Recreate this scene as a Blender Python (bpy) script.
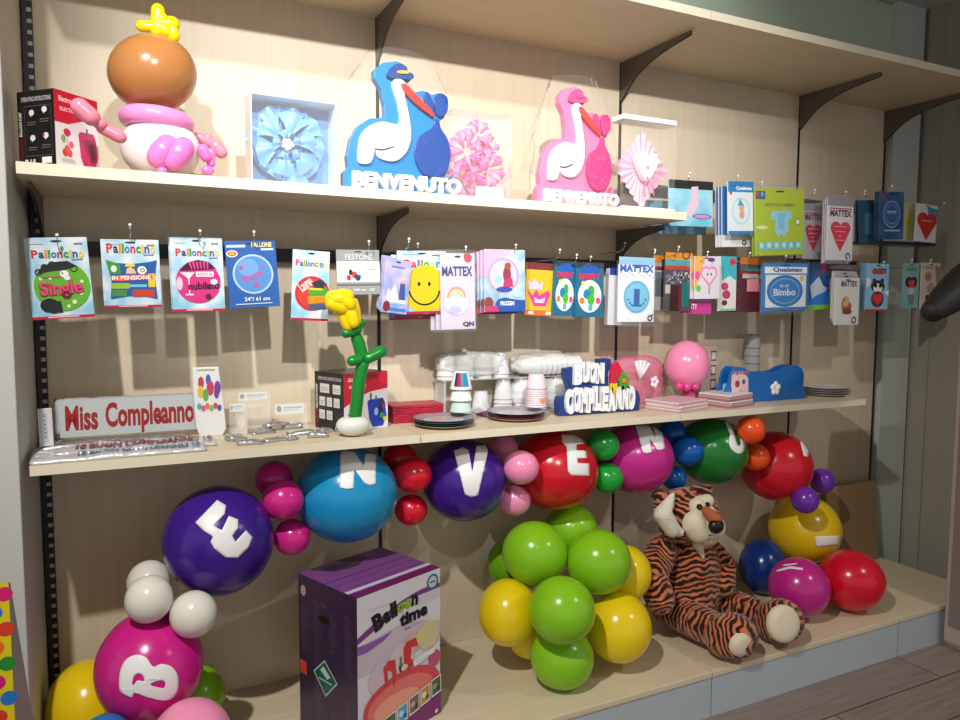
import bpy, bmesh, math, random
from mathutils import Vector, Matrix, noise, geometry
random.seed(7)
C = bpy.context.scene.collection
S = bpy.context.scene
PI = math.pi
for _o in list(bpy.data.objects):
    bpy.data.objects.remove(_o)

# ------------------------------------------------------------------ camera
FPX = 725.07
CAM = Vector((0.2174, -2.3945, 1.4254))
_y, _p, _r = 0.4546, -0.0771, 0.0042
CF = Vector((math.sin(_y)*math.cos(_p), math.cos(_y)*math.cos(_p), math.sin(_p)))
_R = Vector((math.cos(_y), -math.sin(_y), 0)); _U = _R.cross(CF)
CR = _R*math.cos(_r) + _U*math.sin(_r); CU = _U*math.cos(_r) - _R*math.sin(_r)
cd = bpy.data.cameras.new('camera'); cam = bpy.data.objects.new('camera', cd); C.objects.link(cam)
cam.matrix_world = Matrix(((CR.x, CU.x, -CF.x, CAM.x), (CR.y, CU.y, -CF.y, CAM.y), (CR.z, CU.z, -CF.z, CAM.z), (0, 0, 0, 1)))
cd.sensor_width = 36; cd.lens = FPX/960*36; cd.clip_start = .02
S.camera = cam
# ------------------------------------------------------------------ world, lamps, exposure
S.view_settings.view_transform = 'Standard'; S.view_settings.look = 'None'
S.view_settings.gamma = 1; S.view_settings.use_curve_mapping = False
S.view_settings.exposure = 0.16
W_ = bpy.data.worlds.new('world'); S.world = W_; W_.use_nodes = True
W_.node_tree.nodes['Background'].inputs[0].default_value = (1.0, .98, .95, 1)
W_.node_tree.nodes['Background'].inputs[1].default_value = .46

def spot(name, loc, target, power, size, blend, color, radius=.035):
    l = bpy.data.lights.new(name, 'SPOT'); l.energy = power; l.spot_size = math.radians(size); l.spot_blend = blend
    l.color = color; l.shadow_soft_size = radius
    o = bpy.data.objects.new(name, l); C.objects.link(o); o.location = loc
    o.rotation_euler = (Vector(target) - Vector(loc)).to_track_quat('-Z', 'Y').to_euler()
    return o
spot('spot_lamp', (.42, -3.06, 2.96), (1.35, 0, 2.12), 430, 52, 1.0, (1, .975, .93))
spot('spot_lamp', (-.25, -1.9, 3.0), (1.35, -.2, .7), 215, 80, .8, (1, .955, .88))
spot('spot_lamp', (3.15, -2.7, 3.0), (2.2, -.1, .5), 55, 65, .8, (1, .95, .88))

# ------------------------------------------------------------------ pixel measurement helper: a ray of the calibrated camera
def ray(u, v): return CF + CR*((u-480)/FPX) + CU*((360-v)/FPX)
def at(u, v, Y):
    d = ray(u, v); return CAM + d*((Y-CAM.y)/d.y)
def atz(u, v, Z):
    d = ray(u, v); return CAM + d*((Z-CAM.z)/d.z)
def depth(P): return (P-CAM).dot(CF)

# ------------------------------------------------------------------ materials
def lin(c): return tuple(((x/255)/12.92 if x/255 <= .04045 else ((x/255+.055)/1.055)**2.4) for x in c)
_mc = {}
def mat(c, rough=.5, metal=0, coat=0, trans=0, sss=0, name=None, spec=.5, bump=0, bscale=200, alpha=1):
    key = (tuple(c), rough, metal, coat, trans, sss, bump, bscale, alpha, spec)
    if key in _mc: return _mc[key]
    m = bpy.data.materials.new(name or 'paint'); m.use_nodes = True; nt = m.node_tree
    b = nt.nodes['Principled BSDF']; b.inputs['Base Color'].default_value = (*lin(c), 1)
    b.inputs['Roughness'].default_value = rough; b.inputs['Metallic'].default_value = metal
    b.inputs['Coat Weight'].default_value = coat; b.inputs['Coat Roughness'].default_value = .08
    b.inputs['Transmission Weight'].default_value = trans; b.inputs['Specular IOR Level'].default_value = spec
    b.inputs['Alpha'].default_value = alpha
    if sss:
        b.inputs['Subsurface Weight'].default_value = sss; b.inputs['Subsurface Radius'].default_value = (.02, .02, .02)
    if bump:
        n = nt.nodes.new('ShaderNodeTexNoise'); n.inputs['Scale'].default_value = bscale; n.inputs['Detail'].default_value = 3
        tc = nt.nodes.new('ShaderNodeTexCoord'); nt.links.new(tc.outputs['Object'], n.inputs['Vector'])
        bp = nt.nodes.new('ShaderNodeBump'); bp.inputs['Strength'].default_value = bump; bp.inputs['Distance'].default_value = .004
        nt.links.new(n.outputs['Fac'], bp.inputs['Height']); nt.links.new(bp.outputs[0], b.inputs['Normal'])
    _mc[key] = m
    return m
def film(name, strength=.25, tint=(255, 255, 255), haze=.05, bump=.5, bscale=30):
    "thin clear plastic: mostly see-through with fresnel reflections and a little milky haze"
    k = ('film', strength, tint, haze, bump, bscale)
    if k in _mc: return _mc[k]
    m = bpy.data.materials.new(name); m.use_nodes = True; nt = m.node_tree; nt.nodes.clear(); N = nt.nodes.new; L = nt.links.new
    out = N('ShaderNodeOutputMaterial'); tr = N('ShaderNodeBsdfTransparent'); gl = N('ShaderNodeBsdfGlossy'); df = N('ShaderNodeBsdfDiffuse')
    gl.inputs['Roughness'].default_value = .2; df.inputs['Color'].default_value = (*lin(tint), 1); gl.inputs['Color'].default_value = (1, 1, 1, 1)
    lw = N('ShaderNodeLayerWeight'); lw.inputs['Blend'].default_value = strength
    n = N('ShaderNodeTexNoise'); n.inputs['Scale'].default_value = bscale; n.inputs['Detail'].default_value = 2; n.inputs['Distortion'].default_value = 1
    tc = N('ShaderNodeTexCoord'); L(tc.outputs['Object'], n.inputs['Vector'])
    bp = N('ShaderNodeBump'); bp.inputs['Strength'].default_value = bump; bp.inputs['Distance'].default_value = .01
    L(n.outputs['Fac'], bp.inputs['Height']); L(bp.outputs[0], gl.inputs['Normal']); L(bp.outputs[0], lw.inputs['Normal'])
    m1 = N('ShaderNodeMixShader'); m1.inputs[0].default_value = haze; L(tr.outputs[0], m1.inputs[1]); L(df.outputs[0], m1.inputs[2])
    m2 = N('ShaderNodeMixShader'); ml = N('ShaderNodeMath'); ml.operation = 'MULTIPLY'; ml.inputs[1].default_value = .55; L(lw.outputs['Fresnel'], ml.inputs[0]); L(ml.outputs[0], m2.inputs[0]); L(m1.outputs[0], m2.inputs[1]); L(gl.outputs[0], m2.inputs[2])
    L(m2.outputs[0], out.inputs[0]); _mc[k] = m
    return m
def wood(name, c1, c2, scale=(8, 8, .6), rough=.45):
    m = bpy.data.materials.new(name); m.use_nodes = True; nt = m.node_tree; N = nt.nodes.new; L = nt.links.new
    b = nt.nodes['Principled BSDF']; tc = N('ShaderNodeTexCoord'); mp = N('ShaderNodeMapping'); mp.inputs['Scale'].default_value = scale
    n = N('ShaderNodeTexNoise'); n.inputs['Scale'].default_value = 6; n.inputs['Detail'].default_value = 6; n.inputs['Distortion'].default_value = .6
    r = N('ShaderNodeValToRGB'); r.color_ramp.elements[0].position = .35; r.color_ramp.elements[1].position = .68
    r.color_ramp.elements[0].color = (*lin(c1), 1); r.color_ramp.elements[1].color = (*lin(c2), 1)
    L(tc.outputs['Object'], mp.inputs[0]); L(mp.outputs[0], n.inputs['Vector']); L(n.outputs['Fac'], r.inputs[0]); L(r.outputs[0], b.inputs['Base Color'])
    b.inputs['Roughness'].default_value = rough
    return m
def latex(c):
    return mat(c, rough=.22, sss=.35, name='latex', spec=.5)
def card(c): return mat(c, rough=.32, coat=.15, name='print')

# ------------------------------------------------------------------ mesh and object helpers
def tag(o, label=None, cat=None, group=None, kind=None):
    if label: o['label'] = label
    if cat: o['category'] = cat
    if group: o['group'] = group
    if kind: o['kind'] = kind
    return o
def thing(name, label, cat, loc, rot=(0, 0, 0), group=None):
    o = bpy.data.objects.new(name, None); o.empty_display_size = .05; C.objects.link(o)
    o.location = loc; o.rotation_euler = rot
    return tag(o, label, cat, group)
def rootM(r):
    return Matrix.Translation(r.location) @ r.rotation_euler.to_matrix().to_4x4()
def part(name, bm, mats, root=None, world=False, smooth=False, loc=None, label=None, bevel=0):
    "link bm as one mesh object; world=True: vertices are in world space and are moved into the root's space"
    if not isinstance(mats, (list, tuple)): mats = [mats]
    if root is not None and world:
        M = rootM(root)
        if root.parent: M = rootM(root.parent) @ M
        bm.transform(M.inverted())
    if root is None and loc is not None and world:
        bm.transform(Matrix.Translation(-Vector(loc)))
    me = bpy.data.meshes.new(name); bm.normal_update(); bm.to_mesh(me); bm.free()
    for m in mats: me.materials.append(m)
    if smooth:
        for p in me.polygons: p.use_smooth = True
    o = bpy.data.objects.new(name, me); C.objects.link(o)
    if root is not None: o.parent = root
    if loc is not None: o.location = loc
    if label: o['label'] = label
    if bevel:
        b = o.modifiers.new('bevel', 'BEVEL'); b.width = bevel; b.segments = 2; b.limit_method = 'ANGLE'
    return o
def BM(): return bmesh.new()
def box(bm, x0, x1, y0, y1, z0, z1, mi=0, M=None):
    co = [(x, y, z) for x in (x0, x1) for y in (y0, y1) for z in (z0, z1)]
    vs = [bm.verts.new(M @ Vector(c) if M else c) for c in co]
    fs = []
    for f in ((0, 1, 3, 2), (4, 6, 7, 5), (0, 4, 5, 1), (2, 3, 7, 6), (0, 2, 6, 4), (1, 5, 7, 3)):
        fc = bm.faces.new([vs[i] for i in f]); fc.material_index = mi; fs.append(fc)
    return fs
def sphere(bm, c, r, M=None, seg=24, rings=16, mi=0, f=None):
    "ellipsoid; r scalar or 3-vector; M rotation 3x3; f(unit vector) scales the radius"
    if not hasattr(r, '__len__'): r = (r, r, r)
    c = Vector(c); R = M.to_3x3() if M else Matrix.Identity(3)
    def P(t, a):
        d = Vector((math.sin(t)*math.cos(a), math.sin(t)*math.sin(a), math.cos(t))); k = f(d) if f else 1
        return c + R @ Vector((d.x*r[0]*k, d.y*r[1]*k, d.z*r[2]*k))
    top = bm.verts.new(P(0, 0)); bot = bm.verts.new(P(PI, 0))
    rows = [[bm.verts.new(P(PI*i/rings, 2*PI*j/seg)) for j in range(seg)] for i in range(1, rings)]
    for j in range(seg):
        k = (j+1) % seg
        bm.faces.new((top, rows[0][j], rows[0][k])).material_index = mi
        bm.faces.new((bot, rows[-1][k], rows[-1][j])).material_index = mi
        for i in range(rings-2):
            bm.faces.new((rows[i][j], rows[i+1][j], rows[i+1][k], rows[i][k])).material_index = mi
def lathe(bm, prof, M=None, seg=32, mi=0):
    M = M or Matrix.Identity(4); rows = []
    for (r, z) in prof:
        if r < 1e-6: rows.append([bm.verts.new(M @ Vector((0, 0, z)))])
        else: rows.append([bm.verts.new(M @ Vector((r*math.cos(2*PI*j/seg), r*math.sin(2*PI*j/seg), z))) for j in range(seg)])
    for a, b in zip(rows, rows[1:]):
        for j in range(seg):
            k = (j+1) % seg
            q = [a[j % len(a)], a[k % len(a)], b[k % len(b)], b[j % len(b)]]
            u = []
            for v in q:
                if v not in u: u.append(v)
            if len(u) > 2: bm.faces.new(u).material_index = mi
def tube(bm, pts, r, seg=10, mi=0, cap=True):
    "tube through pts, radius scalar or list; rounded by end caps"
    pts = [Vector(p) for p in pts]; n = len(pts); rs = r if hasattr(r, '__len__') else [r]*n
    up = Vector((0, 0, 1)); prev = None; rings = []
    for i, p in enumerate(pts):
        d = (pts[min(i+1, n-1)] - pts[max(i-1, 0)]).normalized()
        a = prev if prev is not None else (Vector((1, 0, 0)) if abs(d.z) > .9 else up)
        x = (a - d*a.dot(d)); x = x.normalized() if x.length > 1e-6 else d.orthogonal().normalized(); prev = x; y = d.cross(x)
        rings.append([bm.verts.new(p + (x*math.cos(2*PI*j/seg) + y*math.sin(2*PI*j/seg))*rs[i]) for j in range(seg)])
    for A, B in zip(rings, rings[1:]):
        for j in range(seg):
            k = (j+1) % seg; bm.faces.new((A[j], A[k], B[k], B[j])).material_index = mi
    if cap:
        bm.faces.new(rings[0][::-1]).material_index = mi; bm.faces.new(rings[-1]).material_index = mi
def spline(pts, n=8):
    "catmull-rom through points"
    P = [Vector(p) for p in pts]; P = [P[0]*2-P[1]] + P + [P[-1]*2-P[-2]]; out = []
    for i in range(1, len(P)-2):
        for k in range(n):
            t = k/n
            out.append(.5*((2*P[i]) + (P[i+1]-P[i-1])*t + (2*P[i-1]-5*P[i]+4*P[i+1]-P[i+2])*t*t + (-P[i-1]+3*P[i]-3*P[i+1]+P[i+2])*t**3))
    out.append(P[-2]); return out
def capsule(bm, a, b, r, r2=None, seg=16, mi=0, bulge=0):
    "sausage balloon segment with rounded ends"
    a = Vector(a); b = Vector(b); d = b-a; L = d.length; d.normalize(); r2 = r2 or r; pts = []; rs = []
    for i in range(6):
        t = PI/2*i/5*.98+.02; pts.append(a - d*r*math.cos(t)); rs.append(r*math.sin(t))
    for i in range(1, 6):
        t = i/6; pts.append(a+d*L*t); rs.append((r+(r2-r)*t)*(1+bulge*math.sin(PI*t)))
    for i in range(6):
        t = PI/2*i/5*.98; pts.append(b + d*r2*math.sin(t)); rs.append(max(r2*math.cos(t), r2*.02))
    tube(bm, pts, rs, seg, mi)
def prism(bm, poly, y0, y1, M=None, mi=0, mside=None):
    "poly: list of (x,z); extruded from y0 (front) to y1 (back)"
    M = M or Matrix.Identity(4)
    A = [bm.verts.new(M @ Vector((x, y0, z))) for x, z in poly]; B = [bm.verts.new(M @ Vector((x, y1, z))) for x, z in poly]
    tris = geometry.tessellate_polygon([[Vector((x, z, 0)) for x, z in poly]])
    for t in tris:
        bm.faces.new([A[i] for i in t]).material_index = mi
        bm.faces.new([B[i] for i in reversed(t)]).material_index = mi
    n = len(poly)
    for i in range(n):
        bm.faces.new((A[i], A[(i+1) % n], B[(i+1) % n], B[i])).material_index = mi if mside is None else mside
    bmesh.ops.recalc_face_normals(bm, faces=bm.faces)
def ppoly(pts, Y, sc=1, ox=0, oy=0):
    "outline measured in a crop (scale sc, origin ox,oy) put on the plane y=Y, as (x,z) pairs"
    r = []
    for (a, b) in pts:
        P = at(ox+a/sc, oy+b/sc, Y); r.append((P.x, P.z))
    return r
def smoothpoly(pts, n=4):
    P = [Vector((a, b, 0)) for a, b in pts]; N = len(P); out = []
    for i in range(N):
        p0, p1, p2, p3 = P[i-1], P[i], P[(i+1) % N], P[(i+2) % N]
        for k in range(n):
            t = k/n
            q = .5*((2*p1) + (p2-p0)*t + (2*p0-5*p1+4*p2-p3)*t*t + (-p0+3*p1-3*p2+p3)*t**3)
            out.append((q.x, q.y))
    return out
_tc = {}
def textmesh(s, off=0.0):
    "flat text as (verts, faces), normalised to its bounding box 0..1 x 0..1, plus aspect"
    k = (s, off)
    if k in _tc: return _tc[k]
    cu = bpy.data.curves.new('t', 'FONT'); cu.body = s; cu.size = 1; cu.offset = off; cu.resolution_u = 3
    o = bpy.data.objects.new('t', cu); C.objects.link(o)
    me = bpy.data.meshes.new_from_object(o)
    vs = [(v.co.x, v.co.y) for v in me.vertices]; fs = [tuple(p.vertices) for p in me.polygons]
    bpy.data.objects.remove(o); bpy.data.curves.remove(cu); bpy.data.meshes.remove(me)
    x0 = min(v[0] for v in vs); x1 = max(v[0] for v in vs); y0 = min(v[1] for v in vs); y1 = max(v[1] for v in vs)
    vs = [((a-x0)/(x1-x0), (b-y0)/(y1-y0)) for a, b in vs]
    _tc[k] = (vs, fs, (x1-x0)/(y1-y0)); return _tc[k]
def text3d(bm, s, x0, x1, z0, z1, y0, y1, off=.02, M=None, mi=0):
    vs, fs, _ = textmesh(s, off); M = M or Matrix.Identity(4)
    A = [bm.verts.new(M @ Vector((x0+(x1-x0)*a, y0, z0+(z1-z0)*b))) for a, b in vs]
    B = [bm.verts.new(M @ Vector((x0+(x1-x0)*a, y1, z0+(z1-z0)*b))) for a, b in vs]
    cnt = {}
    for f in fs:
        bm.faces.new([A[i] for i in f]).material_index = mi; bm.faces.new([B[i] for i in reversed(f)]).material_index = mi
        for i in range(len(f)):
            e = (f[i], f[(i+1) % len(f)]); cnt[tuple(sorted(e))] = cnt.get(tuple(sorted(e)), []) + [e]
    for e in cnt.values():
        if len(e) == 1:
            i, j = e[0]; bm.faces.new((A[j], A[i], B[i], B[j])).material_index = mi

class Art:
    "printed artwork on a rectangle W x H; x right, y down, both 0..1; M places the plane (x right, z up, y inwards)"
    def __init__(s, W, H, M=None, base=.0003):
        s.W, s.H, s.M, s.bm, s.mats, s.n, s.base = W, H, M or Matrix.Identity(4), BM(), [], 0, base; s.hold = False
    def mi(s, c):
        m = c if isinstance(c, bpy.types.Material) else card(c)
        if m not in s.mats: s.mats.append(m)
        if not s.hold: s.n += 1
        return s.mats.index(m)
    def pt(s, x, y): return s.M @ Vector((x*s.W, -(s.base+s.n*.00011), -y*s.H))
    def P(s, pts, c):
        i = s.mi(c); vs = [s.bm.verts.new(s.pt(*p)) for p in pts]
        for t in geometry.tessellate_polygon([[Vector((x, y, 0)) for x, y in pts]]):
            try: s.bm.faces.new([vs[k] for k in t]).material_index = i
            except ValueError: pass
        return s
    def R(s, x0, y0, x1, y1, c): return s.P([(x0, y0), (x1, y0), (x1, y1), (x0, y1)], c)
    def E(s, cx, cy, rx, ry=None, c=(0, 0, 0), n=28, a0=0, a1=2*PI):
        ry = rx*s.W/s.H if ry is None else ry
        return s.P([(cx+rx*math.cos(a0+(a1-a0)*k/n), cy+ry*math.sin(a0+(a1-a0)*k/n)) for k in range(n+(a1-a0 < 6))], c)
    def O(s, cx, cy, rx, w, c, a0=0, a1=2*PI, n=32, ry=None):
        "ring or arc of width w (fractions of W)"
        i = s.mi(c); q = s.W/s.H; ry = rx*q if ry is None else ry; pr = None
        for k in range(n+1):
            a = a0+(a1-a0)*k/n
            A = s.bm.verts.new(s.pt(cx+(rx-w)*math.cos(a), cy+(ry-w*q)*math.sin(a))); B = s.bm.verts.new(s.pt(cx+rx*math.cos(a), cy+ry*math.sin(a)))
            if pr: s.bm.faces.new((pr[0], pr[1], B, A)).material_index = i
            pr = (A, B)
        return s
    def T(s, t, x0, y0, x1, y1, c, off=.0, rot=0, slant=0):
        i = s.mi(c); vs, fs, _ = textmesh(t, off); cx, cy = (x0+x1)/2, (y0+y1)/2; q = s.W/s.H; out = []
        for a, b in vs:
            x = x0+(x1-x0)*a + slant*(b-.5)*(y1-y0)/q; y = y1-(y1-y0)*b
            dx = (x-cx); dy = (y-cy)/q; x = cx+dx*math.cos(rot)+dy*math.sin(rot); y = cy+(-dx*math.sin(rot)+dy*math.cos(rot))*q
            out.append(s.bm.verts.new(s.pt(x, y)))
        for f in fs:
            s.bm.faces.new([out[k] for k in f]).material_index = i
        return s
    def multi(s, t, x0, y0, x1, y1, cols, off=.03):
        wd = [.45 if ch in 'il' else (1.0 if ch.isupper() else .85) for ch in t]; tot = sum(wd); x = x0; w = (x1-x0)/tot
        for k, ch in enumerate(t):
            hgt = 1.0 if (ch.isupper() or ch in 'lbdfhkt') else (.95 if ch == 'i' else .72)
            s.T(ch, x+.04*w, y1-(y1-y0)*hgt, x+wd[k]*w-.06*w, y1, cols[k % len(cols)], off); x += wd[k]*w
        return s
    def build(s, name, root, label=None):
        bmesh.ops.recalc_face_normals(s.bm, faces=s.bm.faces)
        return part(name, s.bm, s.mats, root, label=label)

# ------------------------------------------------------------------ colours
WOOD = wood('maple_laminate', (213, 198, 173), (219, 205, 182), (9, 9, .35))
WOODH = wood('maple_laminate_board', (215, 199, 170), (222, 207, 180), (.5, 9, 9))
EDGE = mat((232, 222, 198), .4, name='board_edge')
STEEL = mat((104, 98, 90), .5, .35, name='dark_steel')
BLACK = mat((18, 17, 17), .4, name='black_plastic')
CHROME = mat((210, 210, 212), .22, 1, name='chrome')
GREYP = mat((168, 176, 176), .5, name='grey_paint')
WHITE = (240, 240, 240)

# ================================================================== SETTING
ZT, ZBU, ZB, ZC, ZCB, ZD = 2.374, 1.7215, 1.749, 1.0346, 1.0104, .165
DT, DB, DC, DS, XE = .4886, .3976, .3928, .5853, 3.597
def struct(name, bm, m, **k):
    return tag(part(name, bm, m, **k), kind='structure')
# floor planks
def floor_mat():
    m = bpy.data.materials.new('grey_brown_planks'); m.use_nodes = True; nt = m.node_tree; N = nt.nodes.new; L = nt.links.new
    b = nt.nodes['Principled BSDF']; tc = N('ShaderNodeTexCoord'); br = N('ShaderNodeTexBrick')
    mp0 = N('ShaderNodeMapping'); mp0.inputs['Rotation'].default_value = (0, 0, .0)
    br.inputs['Scale'].default_value = 1; br.inputs['Brick Width'].default_value = 1.2; br.inputs['Row Height'].default_value = .19
    br.inputs['Mortar Size'].default_value = .003; br.inputs['Color1'].default_value = (*lin((144, 128, 120)), 1); br.inputs['Color2'].default_value = (*lin((126, 111, 105)), 1)
    br.inputs['Mortar'].default_value = (*lin((60, 52, 48)), 1)
    n = N('ShaderNodeTexNoise'); mp = N('ShaderNodeMapping'); mp.inputs['Scale'].default_value = (1.5, 22, 1); n.inputs['Scale'].default_value = 3; n.inputs['Detail'].default_value = 5
    mx = N('ShaderNodeMix'); mx.data_type = 'RGBA'; mx.blend_type = 'OVERLAY'; mx.inputs[0].default_value = .45
    L(tc.outputs['Object'], mp0.inputs[0]); L(mp0.outputs[0], br.inputs['Vector']); L(tc.outputs['Object'], mp.inputs[0]); L(mp.outputs[0], n.inputs['Vector'])
    L(br.outputs['Color'], mx.inputs[6]); L(n.outputs['Fac'], mx.inputs[7]); L(mx.outputs[2], b.inputs['Base Color'])
    b.inputs['Roughness'].default_value = .4
    return m
bm = BM(); box(bm, -3, 6, -6, .3, -.05, 0); struct('floor', bm, floor_mat())
bm = BM(); box(bm, -3, 6, -6, .3, 3.25, 3.3); struct('ceiling', bm, mat((205, 205, 198), .8, name='ceiling_paint'))
bm = BM(); box(bm, -.3, 6, -.62, .02, 2.9, 3.25); struct('trim_1', bm, mat((196, 200, 196), .7, name='soffit_paint'))
# wall behind the shelving
bm = BM(); box(bm, -1.2, 6, .03, .1, 0, 3.25); struct('wall_back', bm, mat((190, 208, 190), .6, name='grey_green_wall'))
bm = BM(); box(bm, 3.64, 3.845, -.012, .03, .0, 2.9); struct('trim_2', bm, mat((198, 206, 200), .5, name='grey_panel'))
bm = BM(); box(bm, 3.872, 3.93, -1.6, .03, 0, 2.9)
for k in range(9): box(bm, 3.862, 3.872, -.10-.17*k, -.02-.17*k, .0, 2.9)
struct('wall_right', bm, mat((158, 154, 140), .6, name='taupe_wall'))
bm = BM(); box(bm, -1.4, -.0165, -.415, .1, 0, 3.25); struct('wall_left', bm, mat((196, 198, 192), .6, name='pale_grey_wall'), bevel=.003)

# wood back panels: one per bay, between the slotted uprights
bays = [(0, 1), (1, 2), (2, 3), (3, XE)]
bname = ['leftmost bay, between the grey side wall and the second upright', 'second bay, behind the two stork signs', 'third bay, behind the tiger', 'narrow last bay on the right']
for k, (a, b) in enumerate(bays):
    bm = BM(); box(bm, a+.006, b-.006, 0, .018, .12, 2.375)
    tag(part('back_panel', bm, WOOD), 'maple back panel, ' + bname[k], 'panel', 'maple back panels of the wall shelving')
ups = [('at the left end beside the grey wall', .0), ('behind the blue stork, between first and second bay', 1), ('left of the tiger, between second and third bay', 2), ('behind the lime green hanging banner pack', 3), ('at the right end of the wooden panels', XE)]
for k, (w, x) in enumerate(ups):
    r = thing('slotted_upright', 'dark metal slotted shelving upright ' + w, 'upright', (x, .02, 0), group='slotted uprights of the shelving')
    bm = BM(); hw = .013 if k == 0 else .006
    xo = 0
    yf = -.028 if k == 0 else -.022
    box(bm, xo-hw, xo+hw, yf, .004, 0, 2.9 if k == 0 else 2.375); part('post', bm, mat((58, 58, 60), .4, .5, name='upright_steel') if k == 0 else BLACK, r)
    if k == 0:
        bm = BM()
        for j in range(92):
            z = .1+j*.03
            box(bm, xo-.0005, xo+.0045, yf-.0008, yf, z, z+.017, 0); box(bm, xo+.0068, xo+.0108, yf-.0008, yf, z, z+.017, 0)
            box(bm, xo-.0005, xo+.0108, yf-.0004, yf+.001, z+.018, z+.0285, 1)
        o = part('slot_row', bm, [BLACK, mat((176, 176, 172), .4, .3, name='bright_steel')], r, label='double row of dark slots in pale steel'); o['kind'] = 'stuff'

# shelf boards
def board(x0, x1, zt, zb, d, label, rail=True):
    r = thing('shelf_board', label, 'shelf', ((x0+x1)/2, 0, zt))
    w = (x1-x0)/2-.0012
    bm = BM(); box(bm, -w, w, -d+.002, -.001, zb-zt, 0); part('board', bm, WOODH, r)
    bm = BM(); box(bm, -w, w, -d, -d+.002, zb-zt, 0); part('edge_strip', bm, EDGE, r, label='cream front edge strip')
    return r
for k, (a, b) in enumerate(bays):
    board(a, b, ZT+.028, ZT, DT, ['topmost shelf board above the brown headed balloon figure', 'topmost shelf board above the two stork signs', 'topmost shelf board above the lime green banner pack', 'topmost shelf board at the far right, the narrow one'][k])
board(0, 1, ZB, ZBU, DB, 'upper shelf board holding the balloon figure and blue bow box')
board(1, 2, ZB, ZBU, DB, 'upper shelf board holding the pink stork sign and clear box')
board(0, 1, ZC, ZCB, DC, 'middle shelf board holding the silver banner and pump box')
board(1, 2, ZC, ZCB, DC, 'middle shelf board holding the plates and the blue lettered sign')
board(2, 3, ZC, ZCB, DC, 'middle shelf board holding the blue cradle box')

def bracket(x, zu, L, drop, where, t=.004):
    r = thing('shelf_bracket', 'dark steel curved shelf bracket ' + where, 'bracket', (x, 0, zu-.003), group='curved shelf brackets')
    pts = [(0, 0), (-L, -.002), (-L, -.016), (-L*.66, -.030), (-L*.42, -.050), (-L*.25, -.076), (-L*.15, -drop*.72), (-L*.07, -drop*.9), (-.012, -drop), (0, -drop)]
    M = Matrix(((0, 1, 0, 0), (1, 0, 0, 0), (0, 0, 1, 0), (0, 0, 0, 1)))
    bm = BM(); prism(bm, pts, -t, t, M); part('web', bm, STEEL, r)
    bm = BM(); lo = [Vector((0, a, b)) for a, b in spline2(pts[2:])]
    tube(bm, lo, .0035, 6); part('rim', bm, mat((40, 38, 38), .4, .5, name='bracket_rim'), r)
def spline2(p): return [(q.x, q.y) for q in spline([(a, b, 0) for a, b in p], 4)]
for x, w in ((1, 'under the top shelf above the blue stork'), (2, 'under the top shelf right of the pink stork'), (3, 'under the top shelf above the heart packs'), (XE-.01, 'at the right end of the top shelf')):
    bracket(x, ZT, .395, .145, w)
for x, w in ((.016, 'under the upper shelf at the left wall'), (1, 'under the upper shelf below the blue stork'), (1.994, 'under the right end of the upper shelf')):
    bracket(x, ZBU, .29, .135, w)

# base plinths
bl = ['left base deck under the purple printed box', 'second base deck under the green and yellow balloon cluster', 'third base deck under the tiger', 'short base deck at the right end beyond the red balloon']
for k, (a, b) in enumerate(bays):
    r = thing('base_deck', 'maple and grey ' + bl[k], 'plinth', ((a+b)/2, 0, 0)); w = (b-a)/2-.0025
    bm = BM(); box(bm, -w, w, -DS, -.002, ZD-.02, ZD); part('deck_board', bm, WOODH, r, bevel=.002)
    bm = BM(); box(bm, -w, w, -DS+.004, -DS+.02, 0.001, ZD-.021); part('kickboard', bm, mat((186, 198, 206), .4, .1, name='grey_kick'), r)
# leaning brown board
r_ = at(827, 489, -.06)
bm = BM(); box(bm, 0, .36, -.012, 0, 0, .39)
o = part('hardboard_sheet', bm, mat((150, 122, 88), .7, name='brown_board', bump=.1), loc=(3.2, -.085, ZD)); o.rotation_euler = (-.09, 0, 0)
tag(o, 'plain brown board leaning on the back panel behind the yellow balloon', 'board')
# hook rails
def rail(x0, x1, z, label, h=.042):
    bm = BM(); box(bm, x0, x1, -.022, -.002, -h/2, h/2); o = part('hook_rail', bm, mat((62, 60, 62), .4, .5, name='rail_steel'), loc=(0, 0, z), bevel=.002)
    tag(o, label, 'rail', 'hook rails')
rail(.02, .99, 1.578, 'dark flat hook rail behind the leftmost hanging packs'); rail(1.01, 1.98, 1.578, 'dark flat hook rail behind the smiley pack')
rail(2.02, 2.99, 1.578, 'dark flat hook rail behind the round blue badge pack'); rail(3.01, XE-.02, 1.578, 'lower dark hook rail of the last bay')
rail(2.02, 2.99, 1.89, 'upper dark hook rail behind the lime green pack'); rail(3.01, XE-.02, 1.89, 'upper dark hook rail of the last bay')

def hook(u, v, Y=-.29, label='wire display hook', z=None):
    P = at(u, v, Y); z = z or P.z-.03
    r = thing('display_hook', label, 'hook', (P.x, 0, z), group='wire display hooks')
    bm = BM(); tube(bm, [(0, -.022, 0), (0, Y+.03, 0), (0, Y+.008, .008), (0, Y, .024)], .0016, 6); part('wire', bm, CHROME, r, smooth=True)
    bm = BM(); sphere(bm, (0, Y, P.z-z), .0045, seg=10, rings=6); part('tip_ball', bm, mat((235, 235, 235), .3, name='white_plastic'), r, smooth=True)
    return r

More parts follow.
